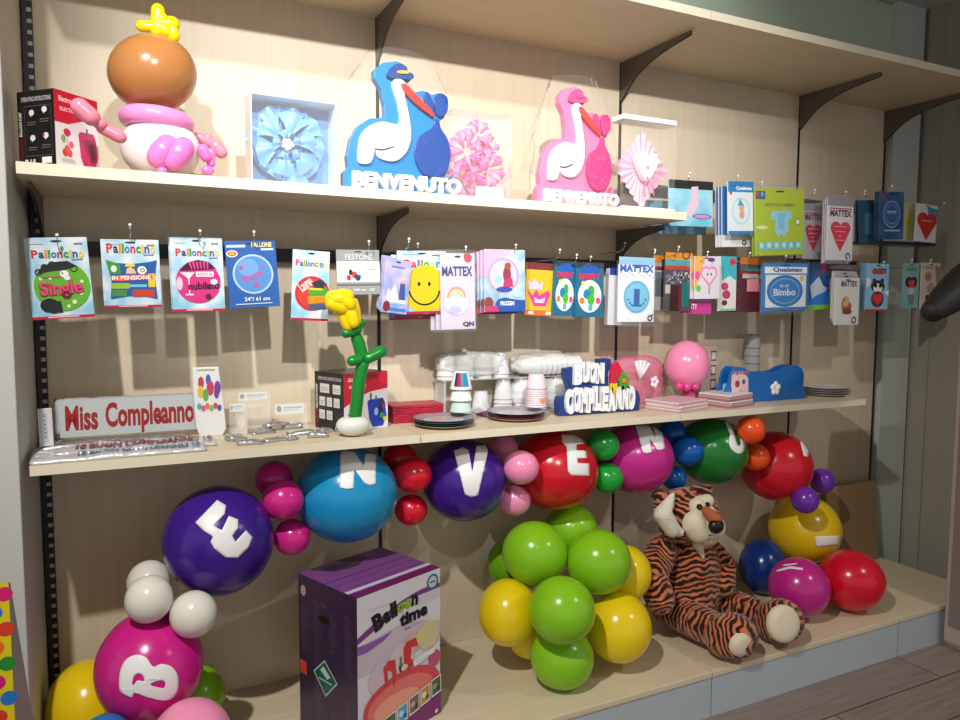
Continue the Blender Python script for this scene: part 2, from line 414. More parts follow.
# ================================================================== ARCH AND FLOOR BALLOONS
class Ball: pass
def balloon(u, v, ru, rv, Y, c, label, group, roll=0, knot=True, dep=1.0, pear=.06):
    P = at(u, v, Y); d = (P-CAM); dp = d.dot(CF); hd = Vector((d.x, d.y, 0)).normalized()
    cosx = math.cos(math.atan2(abs((u-480)), FPX))
    a = 1.03*ru*dp/FPX*(cosx**1.0); b = rv*dp/FPX*1.0
    X = Vector((hd.y, -hd.x, 0)); Yv = d.normalized(); Z = X.cross(Yv); X = X.copy()
    R = Matrix((X, Yv, Z)).transposed(); R = R @ Matrix.Rotation(roll, 3, 'Y')
    cc = (a+b)/2*dep
    
    if group in (GF, GC): P.z = max(P.z, ZD+b*.99)
    o = Ball(); o.c = P; o.R = R; o.r = (a, cc, b)
    # neck of the balloon points away from the viewer, towards wall or neighbours
    f = (lambda q: 1 - pear*max(0, q.y)**3) if pear else None
    root = thing('balloon', label, 'balloon', P, group=group)
    bm = BM(); sphere(bm, (0, 0, 0), (a, cc, b), R, 40, 24, f=f)
    part('balloon_body', bm, latex(c), root, smooth=True)
    bm = BM(); n = R @ Vector((0, 1, 0)); base = n*cc*(1-pear)
    tube(bm, [base-n*.004, base+n*.008, base+n*.012, base+n*.02], [.008, .0045, .006, .009], 10)
    part('knot', bm, latex(tuple(int(x*.8) for x in c)), root, smooth=True)
    o.root = root; return o
def hit(b, u, v, off=.0012):
    "point of the balloon skin seen at u,v"
    d = ray(u, v); Ri = b.R.transposed(); o = Ri @ (CAM-b.c); d = Ri @ d; e = [x+off for x in b.r]
    o = Vector((o.x/e[0], o.y/e[1], o.z/e[2])); d = Vector((d.x/e[0], d.y/e[1], d.z/e[2]))
    A = d.dot(d); B = 2*o.dot(d); Cc = o.dot(o)-1; D = B*B-4*A*Cc
    t = (-B-math.sqrt(max(D, 0)))/(2*A); q = o+d*t
    if D < 0: q.normalize()
    return b.c + b.R @ Vector((q.x*e[0], q.y*e[1], q.z*e[2]))
def sticker(b, outs, sc, ox, oy, name='letter_sticker', col=(236, 236, 238), label=None, smooth=True):
    "vinyl cut-out following the balloon skin; outs = outline then holes, measured in a crop"
    loops = [[(ox+x/sc, oy+y/sc) for x, y in (smoothpoly(l, 3) if smooth else l)] for l in outs]
    bm = BM(); tot = []
    allp = [p for l in loops for p in l]
    tris = geometry.tessellate_polygon([[Vector((x, y, 0)) for x, y in l] for l in loops])
    vs = [bm.verts.new((x, y, 0)) for x, y in allp]
    for t in tris:
        try: bm.faces.new([vs[i] for i in t])
        except ValueError: pass
    for _ in range(6):
        es = [e for e in bm.edges if e.calc_length() > 3.5]
        if not es: break
        bmesh.ops.subdivide_edges(bm, edges=es, cuts=1); bmesh.ops.triangulate(bm, faces=bm.faces)
    for v in bm.verts: v.co = hit(b, v.co.x, v.co.y) - b.c
    bmesh.ops.recalc_face_normals(bm, faces=bm.faces)
    f0 = next(iter(bm.faces)); f0.normal_update()
    o = part(name, bm, mat(col, .35, name='white_vinyl'), b.root, smooth=True, label=label)
    s = o.modifiers.new('thick', 'SOLIDIFY'); s.thickness = .001; s.offset = 0
    return o
PUR = (62, 28, 138); PINK = (208, 30, 138); CY = (22, 150, 205); RED = (205, 22, 40); LIME = (128, 190, 18); YEL = (244, 214, 20)
LP = (244, 150, 190); GRN = (28, 160, 62); BLU = (0, 92, 178); ORG = (240, 88, 30); MAG = (196, 38, 140); DG = (28, 122, 48); VIO = (112, 48, 172); WH = (226, 224, 214); NAVY = (10, 52, 130); YO = (226, 190, 22)
GA = 'balloons of the letter garland'; GF = 'balloons resting on the base deck'; GC = 'balloons of the green and yellow cluster'
bB = balloon(150, 666, 54, 54, -.36, PINK, 'large hot pink balloon with white letter B at the lower left', GA)
bE = balloon(219, 540, 54.5, 54, -.28, PUR, 'large purple balloon with tilted white letter E', GA, roll=-.3)
bN = balloon(347, 494, 50, 47.5, -.215, CY, 'large cyan balloon with white letter N', GA)
bV = balloon(464.5, 480, 41, 40.5, -.215, PUR, 'large purple balloon with white letter V', GA)
bE2 = balloon(554.5, 470, 42.5, 39.5, -.21, RED, 'large red balloon with white letter E', GA)
bN2 = balloon(635, 458, 38, 35, -.21, MAG, 'large magenta balloon with white letter N beside the blue small ones', GA)
bU = balloon(711.5, 451, 36, 33, -.215, DG, 'large dark green balloon with white letter U', GA)
bT = balloon(776, 466, 36.5, 34.5, -.22, RED, 'large red balloon right of the two orange ones', GA)
bO = balloon(804.5, 529, 36.5, 33.5, -.19, YO, 'large yellow balloon with short white strip below two violet ones', GA)
# small ones
def sm(lst, c, base, Yb):
    for (u, v, r, Y, w) in lst: balloon(u, v, r, r*.97, Y, c, 'small %s balloon, %s' % (base, w), GA, pear=.03)
sm([(149, 582, 22, -.22, 'hindmost of the three above the letter B balloon'), (149, 599, 24, -.40, 'front left of the three above the letter B balloon'), (193.5, 614, 23.5, -.42, 'right one of the three above the letter B balloon')], WH, 'white', 0)
sm([(274, 479, 18.5, -.16, 'top one between the letters E and N'), (283, 500, 20.5, -.27, 'middle one between the letters E and N'), (292, 537, 18.5, -.23, 'lowest one between the letters E and N')], (214, 40, 140), 'hot pink', 0)
sm([(400, 459, 17, -.14, 'top one between cyan N and purple V'), (413, 475, 18.5, -.25, 'middle one between cyan N and purple V'), (411, 510, 16, -.2, 'lowest one between cyan N and purple V')], (212, 20, 48), 'red', 0)
sm([(503, 450, 16, -.14, 'top one between purple V and red E'), (521, 467.5, 17.5, -.31, 'middle one between purple V and red E'), (514.5, 500, 16, -.22, 'lowest one between purple V and red E')], LP, 'pale pink', 0)
sm([(603, 445, 16, -.27, 'upper of two between red E and magenta N'), (607.5, 478, 15.5, -.25, 'lower of two between red E and magenta N')], GRN, 'bright green', 0)
sm([(672, 434, 15, -.15, 'top one between magenta N and green U'), (688, 451, 15.5, -.25, 'middle one between magenta N and green U'), (674, 478, 12.5, -.21, 'lowest one above the tiger head')], BLU, 'blue', 0)
sm([(751, 430, 14.5, -.35, 'upper of two beside the green U balloon'), (755.5, 457, 14, -.28, 'lower of two beside the green U balloon')], ORG, 'orange', 0)
sm([(822, 481, 13, -.2, 'upper right of two above the yellow balloon'), (805, 500, 14, -.36, 'lower left of two, in front of the yellow balloon')], VIO, 'violet', 0)
# letters
A4 = (4, 20, 580)
sticker(bB, [[(396, 408), (402, 358), (425, 318), (465, 299), (505, 310), (532, 347), (565, 336), (607, 347), (632, 385), (632, 440), (603, 477), (555, 480), (500, 466), (458, 452), (448, 470), (415, 458), (398, 440)],
             [(449, 417), (455, 386), (475, 373), (493, 385), (496, 405), (470, 402), (457, 418)], [(520, 419), (558, 401), (580, 408), (577, 431), (555, 430)]], *A4, label='white letter B')
A5 = (2.57, 0, 440)
sticker(bE, [[(502, 212), (558, 154), (581, 168), (577, 190), (549, 220), (570, 232), (588, 195), (612, 204), (612, 226), (597, 246), (605, 262), (632, 232), (649, 250), (640, 275), (612, 303), (580, 302), (550, 278), (541, 262), (547, 248), (522, 232)]], *A5, label='white letter E', smooth=False)
A6 = (2.286, 60, 440)
sticker(bN, [[(641, 26), (639, 108), (655, 112), (671, 110), (673, 66), (696, 98), (709, 104), (722, 100), (722, 34), (708, 30), (697, 32), (695, 60), (674, 28), (658, 24)]], *A6, label='white letter N', smooth=False)
A7 = (2.25, 260, 400)
sticker(bV, [[(436, 114), (461, 212), (475, 219), (490, 215), (513, 116), (508, 102), (487, 102), (478, 162), (469, 112), (455, 106)]], *A7, label='white letter V', smooth=False)
A8 = (2.25, 460, 400)
sticker(bE2, [[(228, 77), (230, 95), (240, 105), (243, 160), (250, 169), (292, 171), (291, 143), (265, 142), (264, 131), (286, 131), (284, 114), (262, 113), (262, 100), (281, 98), (268, 78)]], *A8, label='white letter E', smooth=False)
A9 = (6, 590, 400)
sticker(bN2, [[(272, 150), (318, 314), (345, 319), (372, 311), (358, 228), (402, 297), (425, 299), (451, 289), (434, 195), (400, 145), (374, 145), (396, 228), (350, 148)]], *A9, label='white letter N', smooth=False)
sticker(bU, [[(803, 116), (838, 200), (833, 240), (842, 285), (870, 314), (905, 322), (930, 290), (925, 225), (893, 162), (848, 128), (858, 150), (886, 195), (905, 250), (900, 272), (884, 270), (866, 205), (835, 118)]], *A9, label='white letter U')
sticker(bT, [[(800, 441), (804, 442), (809, 452), (808, 457), (804, 456)]], 1, 0, 0, label='white letter edge', smooth=False)
sticker(bO, [[(815, 536.5), (840.5, 535.5), (839, 545), (816, 547)]], 1, 0, 0, name='white_strip', label='white rectangular strip', smooth=False)
# balloons lying on the base
GF = 'balloons resting on the base deck'
bY = balloon(87, 706, 41, 44, -.17, YEL, 'yellow balloon behind the letter B balloon at the lower left', GF)
balloon(196, 696, 29, 29, -.15, LIME, 'lime green balloon right behind the letter B balloon', GF)
balloon(191, 743, 42, 42, -.55, LP, 'pale pink balloon cut by the bottom edge of the photo', GF)
balloon(104, 746, 30, 30, -.5, (30, 120, 190), 'blue balloon peeping in at the bottom left edge', GF)
balloon(763, 566, 24, 27, -.16, NAVY, 'dark blue balloon on the deck right of the tiger', GF)
bM = balloon(799, 587, 31, 29, -.42, MAG, 'magenta balloon on the deck beside the tiger foot', GF)
bR = balloon(851, 580, 34, 29.5, -.45, (215, 16, 44), 'red balloon on the deck at the far right', GF)
sticker(bM, [[(776, 570), (790, 566), (803, 568), (803, 570), (790, 568.5), (776.5, 572)]], 1, 0, 0, name='white_script', label='line of tiny white print', smooth=False)
sticker(bM, [[(783, 564.5), (797, 563), (797, 564), (783, 566)]], 1, 0, 0, name='white_script', label='line of tiny white print', smooth=False)
# cluster
GC = 'balloons of the green and yellow cluster'
L2 = (140, 202, 30)
for (u, v, ru, rv, Y, c, w) in [
    (534.7, 553, 32, 31.5, -.28, L2, 'lime green balloon, upper left front one of the cluster'),
    (598.7, 561.5, 32, 32, -.385, L2, 'lime green balloon, upper right front one of the cluster'),
    (562, 610, 32.5, 33, -.50, L2, 'lime green balloon in the very middle of the cluster'),
    (562, 660, 31, 30.5, -.44, L2, 'lime green balloon, lowest one of the cluster'),
    (571, 530, 26, 26, -.18, L2, 'lime green balloon, topmost one at the back of the cluster'),
    (508, 563, 20, 24, -.14, (110, 170, 20), 'lime green balloon half hidden at the left back of the cluster'),
    (508, 612, 29, 32.5, -.30, YEL, 'yellow balloon, leftmost one of the cluster'),
    (618.5, 627, 32.5, 34, -.43, YEL, 'yellow balloon, lower right front one of the cluster'),
    (625, 573, 26, 27.5, -.33, YEL, 'yellow balloon, upper right one at the back of the cluster'),
    (530, 636, 22, 22, -.27, YEL, 'yellow balloon peeping out below the leftmost yellow one'),
    (596, 643, 18, 18, -.26, YEL, 'yellow balloon mostly hidden behind the lowest green one')]:
    balloon(u, v, ru, rv, Y, c, w, GC)
# ================================================================== HELPERS FOR GOODS
def cloud(name, c1, c2, sc=14):
    k = ('cloud', c1, c2, sc)
    if k in _mc: return _mc[k]
    m = bpy.data.materials.new(name); m.use_nodes = True; nt = m.node_tree; N = nt.nodes.new; L = nt.links.new
    b = nt.nodes['Principled BSDF']; tc = N('ShaderNodeTexCoord'); n = N('ShaderNodeTexNoise'); n.inputs['Scale'].default_value = sc; n.inputs['Detail'].default_value = 2
    r = N('ShaderNodeValToRGB'); r.color_ramp.elements[0].position = .38; r.color_ramp.elements[1].position = .62
    r.color_ramp.elements[0].color = (*lin(c1), 1); r.color_ramp.elements[1].color = (*lin(c2), 1)
    L(tc.outputs['Object'], n.inputs['Vector']); L(n.outputs['Fac'], r.inputs[0]); L(r.outputs[0], b.inputs['Base Color'])
    b.inputs['Roughness'].default_value = .3; b.inputs['Coat Weight'].default_value = .15; _mc[k] = m; return m
SKYP = cloud('sky_print', (140, 196, 226), (226, 234, 240))
def pack(TL, TR, BL, Y, label, bg, t=.006, name='balloon_pack', cat='balloon pack', group='hanging balloon packs', bag=0, slot=True):
    "flat hanging pack measured at its three front corners; returns root and an Art on its face"
    a = at(*TL, Y); b = at(*TR, Y); c = at(*BL, Y); W = (b-a).length; H = (c-a).length
    r = thing(name, label, cat, a, (0, math.atan2(-(b-a).z, (b-a).x), 0), group)
    m = bg if isinstance(bg, bpy.types.Material) else card(bg)
    bm = BM(); box(bm, 0, W, 0, t, -H, 0); part('card', bm, m, r, bevel=.0008)
    A = Art(W, H)
    if slot: A.E(.5, .045, .09, .014, c=(30, 30, 34))
    if bag:
        bm = BM(); e = .004
        box(bm, -e, W+e, -.004, t+.003, -H-bag*H, .012)
        part('clear_sleeve', bm, film('clear_sleeve_film', .12, haze=.03, bump=.5), r)
    return r, A
def clone(r, dx, dy, dz, label, group):
    c = r.copy(); C.objects.link(c); c.location = r.location + Vector((dx, dy, dz)); c['label'] = label; c['group'] = group
    for ch in list(r.children):
        d = ch.copy(); C.objects.link(d); d.parent = c
        for g in list(ch.children):
            e = g.copy(); C.objects.link(e); e.parent = d
    return c
def backs(r, n, dy, label, dx=0, dz=0, group=None):
    for k in range(1, n+1): clone(r, dx*k, dy*k, dz*k, label, group or 'packs hanging behind: ' + label)
MC = [(215, 40, 40), (30, 60, 120), (240, 140, 20), (60, 160, 60), (30, 120, 200), (200, 40, 60), (40, 150, 70), (240, 190, 20), (30, 90, 170), (240, 200, 30)]
def pallon(A, y0=.15, y1=.25):
    A.R(.08, .075, .3, .082, (190, 50, 60)).R(.78, .07, .92, .085, (190, 60, 60)).R(.78, .09, .92, .095, (120, 120, 140))
    A.multi('Palloncino', .09, y0, .93, y1, MC).R(.72, y1+.015, .9, y1+.03, (120, 140, 190))
    A.R(0, .965, 1, 1, (188, 20, 60)).R(.25, .972, .75, .985, (240, 200, 210))

# ================================================================== HANGING PACKS, LOWER ROW
YP = -.255
hook(57, 235, label='wire display hook holding the green round balloon pack')
r, A = pack((23, 238), (86.5, 237), (35.5, 320), YP, 'sky blue balloon pack with round green print and pink word Single', SKYP)
pallon(A)
A.E(.53, .60, .45, c=(96, 176, 40)).P([(.14, .45), (.24, .35), (.42, .3), (.65, .29), (.8, .36), (.62, .4), (.34, .42)], (30, 30, 30))
for x, y in ((.28, .36), (.4, .33), (.74, .39), (.18, .42)): A.O(x, y, .06, .018, (24, 24, 24))
A.E(.3, .83, .15, .085, (26, 24, 24)).P([(.16, .8), (.48, .78), (.5, .92), (.32, .93)], (30, 28, 28))
for x, y, q in ((.2, .5, .03), (.7, .8, .04), (.6, .85, .03), (.82, .7, .03), (.35, .5, .025), (.85, .55, .03)): A.E(x, y, q, c=(210, 235, 190))
A.E(.58, .45, .07, .045, (240, 240, 240)).E(.55, .44, .015, c=(20, 20, 20)).E(.62, .5, .05, .03, (235, 235, 235)).R(.2, .475, .52, .49, (200, 60, 120))
A.T('Single', .16, .53, .86, .76, (110, 10, 50), .05, rot=.06).T('Single', .17, .53, .85, .75, (235, 60, 120), .02, rot=.06)
A.build('artwork', r)
hook(130, 225, label='wire display hook holding the pillow shaped print pack')
r, A = pack((100, 239), (158.5, 240), (104, 308), YP, 'sky blue balloon pack with colourful pillow shaped print and orange words', SKYP, bag=.0)
pallon(A, .06, .2)
A.P([(.07, .3), (.2, .34), (.5, .36), (.8, .33), (.95, .3), (.9, .55), (.93, .88), (.7, .83), (.4, .83), (.12, .87), (.15, .6)], (20, 90, 160))
A.P([(.07, .3), (.3, .36), (.32, .5), (.13, .5)], (60, 150, 40)).R(.14, .64, .45, .72, (150, 190, 40)).R(.5, .74, .88, .84, (200, 60, 40)).R(.15, .74, .4, .83, (70, 140, 50)).R(.78, .5, .9, .7, (230, 200, 40))
A.P([(.4, .5), (.42, .43), (.48, .4), (.55, .44), (.58, .5)], (240, 190, 150)).E(.68, .45, .08, .06, (240, 240, 240)).O(.69, .45, .04, .015, (30, 40, 80)).R(.4, .36, .56, .4, (230, 210, 50)).E(.2, .43, .05, .05, (230, 230, 240))
A.P([(.14, .53), (.85, .51), (.86, .58), (.3, .61), (.14, .6)], (240, 90, 40)).T('IN PENSIONE', .16, .53, .83, .59, WHITE, .03, rot=.02).R(.45, .66, .75, .7, (120, 190, 230))
A.build('artwork', r)
hook(200, 231, label='wire display hook holding the pink round balloon pack')
r, A = pack((169.5, 237), (222, 238), (172, 312), YP, 'sky blue balloon pack with round pink print and word nubilato', SKYP)
pallon(A)
A.E(.5, .6, .43, c=(214, 44, 130)).P([(.14, .45), (.3, .34), (.5, .3), (.72, .33), (.85, .42), (.6, .44)], (60, 10, 40))
for k in range(6): A.P([(.32+.07*k, .33), (.36+.07*k, .32), (.4+.06*k, .42), (.38+.06*k, .43)], (230, 60, 150))
A.P([(.16, .47), (.44, .47), (.32, .56)], (250, 225, 240)).R(.31, .55, .33, .76, (250, 225, 240)).R(.24, .76, .4, .78, (250, 225, 240)).R(.46, .46, .8, .53, (250, 230, 240)).T('ADDIO AL', .49, .475, .78, .515, (200, 40, 110), .02)
A.T('nubilato', .3, .6, .9, .7, (30, 10, 20), .03, rot=.03).E(.68, .8, .06, c=(90, 30, 40)).E(.14, .62, .06, .09, (245, 200, 220)).E(.8, .6, .07, .04, (190, 220, 245))
A.build('artwork', r); backs(r, 2, .012, 'pack just behind the pink round nubilato balloon pack', dx=-.0015, dz=.001)
hook(254, 232, label='wire display hook holding the blue pack with clear globe')
BLUE = (38, 92, 170)
r, A = pack((224, 241), (275, 240), (229, 309), YP, 'royal blue balloon pack with pale transparent globe and 61 cm print', BLUE)
A.R(.03, .06, .4, .1, (190, 205, 235)).T('PALLONE', .52, .03, .92, .1, (240, 225, 130), .03).R(.7, .12, .95, .15, (200, 215, 240)).E(.13, .19, .11, .05, (245, 245, 245)).E(.13, .19, .09, .038, (220, 60, 60)).E(.13, .19, .06, .02, (240, 200, 60))
A.E(.51, .5, .4, c=(190, 215, 240)).E(.51, .5, .375, c=(84, 140, 205)).E(.42, .4, .2, .13, (110, 160, 215)).O(.51, .5, .38, .02, (150, 190, 230))
A.T('Buon', .3, .47, .68, .58, (200, 70, 150), .02, rot=.35).E(.55, .66, .05, c=(200, 70, 150)).E(.28, .4, .04, c=(190, 80, 160)).E(.68, .4, .03, c=(190, 80, 160))
A.T("24''/ 61 cm", .3, .84, .8, .9, WHITE, .02).R(.12, .935, .85, .948, (200, 215, 240)); A.build('artwork', r)
r, A = pack((293, 249), (330, 252), (292.5, 320), YP, 'sky blue balloon pack with round red print, green and orange stacked books', SKYP)
A.multi('Palloncino', .08, .14, .93, .23, MC).E(.55, .61, .47, c=(200, 36, 44)).E(.55, .61, .4, c=(216, 60, 50)).R(0, .965, 1, 1, (188, 20, 60))
A.T('Laurea', .16, .4, .55, .55, (250, 235, 235), .02, rot=.7).P([(.44, .56), (.85, .5), (.98, .56), (.98, .62), (.5, .68)], (60, 160, 50)).P([(.4, .66), (.95, .63), (.98, .72), (.45, .76)], (240, 140, 30)).P([(.42, .77), (.9, .74), (.95, .82), (.5, .85)], (70, 90, 120))
A.P([(.5, .46), (.75, .4), (.95, .47), (.7, .53)], (40, 50, 60)).E(.72, .5, .15, .05, (40, 50, 60)).R(.44, .53, .82, .56, (230, 200, 40)); A.build('artwork', r)
hook(369, 241.5, label='wire display hook holding the grey banner bag')
r, A = pack((336, 249.5), (379, 250), (336.5, 295), YP, 'grey header banner bag with white insert and small cartoon print', (150, 152, 154), name='banner_bag', cat='banner pack', bag=.0)
A.T('FESTONE', .2, .1, .85, .22, (215, 215, 215), .01).R(0, .26, 1, .72, (236, 236, 236)).R(.72, .42, .9, .44, (80, 80, 90)).R(.7, .46, .93, .62, (205, 210, 215))
for x, y, q, c in ((.32, .5, .05, (40, 40, 60)), (.4, .56, .06, (200, 60, 60)), (.48, .6, .07, (50, 60, 120)), (.27, .62, .05, (180, 50, 60)), (.38, .44, .04, (200, 210, 200)), (.5, .5, .05, (180, 225, 225))): A.E(x, y, q, q*1.3, c)
A.T('140 cm - 55"', .38, .86, .88, .92, (230, 230, 230), .02).R(0, .76, 1, .79, (110, 112, 114)); A.build('artwork', r)
# second bay
LAV = cloud('lavender_print', (130, 150, 205), (196, 184, 220))
hook(409, 239, label='wire display hook holding the smiley pack'); hook(418, 244, Y=-.25, label='wire display hook just right of the smiley hook')
r, A = pack((386, 258), (412, 262), (387, 312), -.275, 'lavender blue balloon pack with white ice castle print left of the smiley', LAV)
A.R(.05, .9, .95, .96, (60, 120, 200)).P([(.15, .75), (.2, .55), (.3, .62), (.45, .45), (.55, .62), (.62, .7), (.9, .74), (.9, .8), (.2, .8)], (225, 238, 250)).P([(.64, .42), (.82, .42), (.88, .74), (.62, .74)], (60, 80, 150)).E(.74, .4, .07, .04, (200, 160, 140)).R(.25, .12, .75, .15, (120, 110, 190)).E(.2, .88, .13, .1, (130, 30, 50)).R(.3, .8, .8, .84, (120, 180, 230))
A.build('artwork', r); backs(r, 3, .013, 'pack stacked behind the lavender blue castle pack', dz=.004)
r, A = pack((397, 250.5), (446, 251), (397, 314), -.262, 'sky blue balloon pack with big yellow smiley face', SKYP)
A.multi('Palloon', .12, .14, .9, .27, [(215, 40, 40), (215, 40, 60), (40, 140, 220), (240, 130, 30), (60, 160, 60), (240, 200, 30), (40, 130, 210)]).R(.1, .06, .45, .07, (120, 140, 190)).R(.7, .06, .9, .08, (190, 60, 80))
A.E(.55, .62, .46, c=(222, 190, 24)).O(.53, .6, .33, .035, (40, 34, 10), .15, PI-.15).E(.42, .53, .03, .035, (35, 30, 10)).E(.63, .53, .03, .035, (35, 30, 10)).R(0, .965, 1, 1, (188, 20, 90)); A.build('artwork', r)
clone(r, -.012, .02, -.012, 'pack stacked directly behind the yellow smiley pack', 'packs behind the smiley')
clone(r, -.02, .035, -.02, 'pack stacked directly behind the yellow smiley pack', 'packs behind the smiley')
hook(466, 247, label='wire display hook holding the white unicorn pack')
PW = (206, 198, 214)
r, A = pack((440, 253), (474.5, 253.5), (440, 330), -.27, 'white and lilac balloon pack with faint rainbow unicorn in a circle', PW, bag=.03)
A.E(.8, .06, .12, .06, (225, 70, 90)).T('MATTEX', .04, .17, .93, .3, (50, 70, 130), .04).E(.45, .62, .4, c=(190, 190, 215)).E(.45, .62, .36, c=(225, 218, 236))
A.O(.45, .58, .28, .05, (235, 130, 140), PI, 2*PI).O(.45, .58, .22, .05, (240, 190, 110), PI, 2*PI).O(.45, .58, .16, .05, (150, 200, 150), PI, 2*PI).E(.4, .63, .12, .08, (245, 245, 250)).P([(.36, .56), (.4, .46), (.43, .56)], (250, 225, 150)).E(.4, .74, .2, .05, (190, 180, 225))
A.T('QN', .62, .9, .95, .97, (40, 40, 60), .05); A.build('artwork', r); backs(r, 2, .014, 'white pack hanging behind the unicorn pack', dx=-.012, dz=-.001)
hook(516, 245, label='wire display hook holding the pink and blue framed pack')
FR = cloud('frost_print', (130, 178, 206), (204, 216, 228))
r, A = pack((484, 249), (525, 250), (484.5, 312), -.275, 'icy blue and pink balloon pack with round frame and dark blue banner', FR)
A.P([(0, 0), (.7, 0), (.35, .2), (0, .45)], (240, 180, 215)).E(.46, .42, .38, c=(190, 160, 200)).E(.46, .42, .33, c=(215, 200, 230)).E(.55, .4, .1, .14, (150, 60, 90)).E(.36, .36, .08, .07, (245, 245, 250)).E(.57, .26, .08, .055, (160, 90, 60)).P([(.45, .6), (.48, .46), (.68, .46), (.7, .6)], (190, 60, 110)).E(.34, .48, .1, .07, (160, 215, 235)).E(.48, .64, .2, .045, (60, 80, 170))
A.P([(.25, .88), (.32, .8), (.5, .77), (.7, .8), (1, .82), (1, 1), (.35, 1)], (44, 84, 170)).T('FROZEN', .38, .83, .72, .9, WHITE, .04).E(.1, .85, .11, .09, (140, 70, 60)).E(.8, .7, .12, .07, (180, 215, 235)).P([(0, .92), (.3, .9), (.35, 1), (0, 1)], (200, 60, 110)); A.build('artwork', r)
backs(r, 3, .015, 'pack stacked behind the icy blue framed pack', dx=-.006, dz=-.003)
r, A = pack((527, 262), (554, 264), (527, 315), -.235, 'golden yellow balloon pack with pink crown print', (228, 186, 40)); hook(560, 250, label='wire display hook holding the yellow crown pack')
A.R(0, 0, 1, .13, (120, 50, 50)).P([(.05, .32), (.2, .4), (.3, .3), (.5, .42), (.62, .34), (.6, .5), (.1, .5)], (205, 200, 235)).P([(.02, .5), (.25, .62), (.38, .5), (.5, .62), (.8, .52), (.9, .58), (.75, .82), (.3, .82)], (225, 60, 150)).P([(.3, .65), (.5, .7), (.72, .65), (.68, .76), (.34, .76)], (250, 200, 225)).R(0, .9, 1, 1, (235, 110, 50)).R(.1, .92, .3, .98, (250, 230, 200)).R(.75, .92, .95, .98, (250, 230, 200)); A.build('artwork', r)
hook(577, 255, label='wire display hook holding the oval window party packs')
for k, (tl, tr, bl, lb) in enumerate((((555.5, 260), (577, 262), (555.5, 315), 'teal foil pack with oval white window, left of two alike'), ((576, 262), (604, 263), (575.5, 317), 'teal foil pack with oval white window, right of two alike'))):
    r, A = pack(tl, tr, bl, -.25-.01*k, lb, mat((52, 128, 165), .25, .5, name='teal_foil'), t=.012, bag=.0)
    A.R(0, 0, 1, .1, (50, 60, 70)).P([(.2, .1), (.35, .04), (.7, .05), (.85, .14), (.85, .25), (.2, .25)], (30, 90, 180)).T('PARTY', .12, .2, .88, .31, (215, 40, 60), .06).E(.5, .62, .42, .3, (236, 240, 240)).E(.55, .52, .12, .1, (60, 170, 70)).E(.4, .58, .13, .09, (30, 130, 180)).E(.55, .68, .13, .1, (80, 180, 50)).E(.22, .7, .09, .06, (240, 130, 40)).E(.8, .7, .08, .06, (220, 60, 130)).E(.25, .38, .06, .04, (240, 220, 60)).R(.45, .78, .6, .88, (80, 170, 220)); A.build('artwork', r)
    clone(r, .006, .018, 0, 'teal pack hanging behind the two oval window packs', 'teal packs behind')
hook(591, 257, label='wire display hook left of the blue number one pack'); hook(625, 243, Y=-.2, label='wire display hook above the blue number one pack'); hook(655, 250, label='wire display hook holding the number one pack')
r, A = pack((619, 264), (655, 265.5), (618, 322), -.28, 'white balloon pack with blue disc and number one', (232, 236, 242), bag=.08)
A.R(0, -.13, 1, 0, (150, 195, 225)).T('MATTEX', .03, .0, .97, .13, (30, 100, 190), .05)
for k in range(12): A.E(.06+.08*k, .15+.03*((k*7) % 3), .018, c=[(230, 120, 40), (90, 170, 220), (120, 190, 80)][k % 3])
A.E(.5, .56, .36, c=(90, 175, 215)).E(.5, .56, .31, c=(120, 195, 228)).T('1', .42, .42, .58, .7, (40, 90, 170), .06).R(.38, .7, .64, .73, (40, 90, 170))
for a in (.3, .7, 1.0, PI-.3, PI-.7, PI-1.0): A.E(.5+.25*math.cos(a), .56+.17*math.sin(a), .025, c=(40, 90, 170))
A.O(.88, .93, .07, .03, (30, 30, 40)).P([(.9, .88), (.98, .84), (.93, .92)], (40, 70, 110)); A.build('artwork', r)
r, A = pack((610, 268), (640, 270), (608, 325), -.235, 'white pack with blue top edge behind the number one pack, left one', (222, 222, 230)); A.R(0, 0, 1, .12, (40, 70, 170)); A.build('artwork', r)
backs(r, 2, .014, 'white pack behind the number one pack', dx=.004)
# third bay lower row
r, A = pack((654, 255), (668, 256), (655, 310), -.2, 'narrow orange topped candle pack behind the wider one', (196, 190, 190), name='candle_pack', cat='candle pack')
A.R(0, 0, 1, .13, (240, 150, 50)).R(0, .2, 1, .27, (170, 60, 60)).R(0, .3, 1, .75, (110, 120, 130)); A.build('artwork', r)
r, A = pack((665.5, 252), (693, 253.5), (666, 311), -.25, 'orange topped candle pack with glittering grey and dark red sticks', (80, 74, 82), name='candle_pack', cat='candle pack')
A.R(0, 0, 1, .12, (240, 150, 40)).O(.75, .03, .14, .04, (60, 60, 60)).R(0, .12, 1, .22, (80, 160, 165)).R(0, .22, 1, .29, (190, 60, 50))
A.hold = True
for k in range(60): A.E(.05+.9*random.random(), .32+.2*random.random(), .03, c=random.choice([(170, 180, 195), (200, 205, 215), (130, 140, 165), (90, 100, 130)]), n=6)
A.hold = False
A.R(.2, .55, .5, 1, (60, 20, 26)).R(.5, .52, .62, 1, (110, 28, 40)).R(.62, .5, .88, .92, (24, 110, 110)).R(.02, .55, .2, .7, (190, 180, 165)); A.build('artwork', r)
r, A = pack((683, 288), (712, 289), (683, 314), -.24, 'small magenta pack below the heart lolly pack', (205, 60, 150), slot=False)
A.R(0, 0, 1, .5, (180, 160, 190)).T('PARTY', .1, .6, .5, .8, WHITE, .02); A.build('artwork', r)
r, A = pack((695, 256), (720, 256.5), (695.5, 299), -.27, 'white pack with pink heart shaped balloon face print', (230, 222, 232))
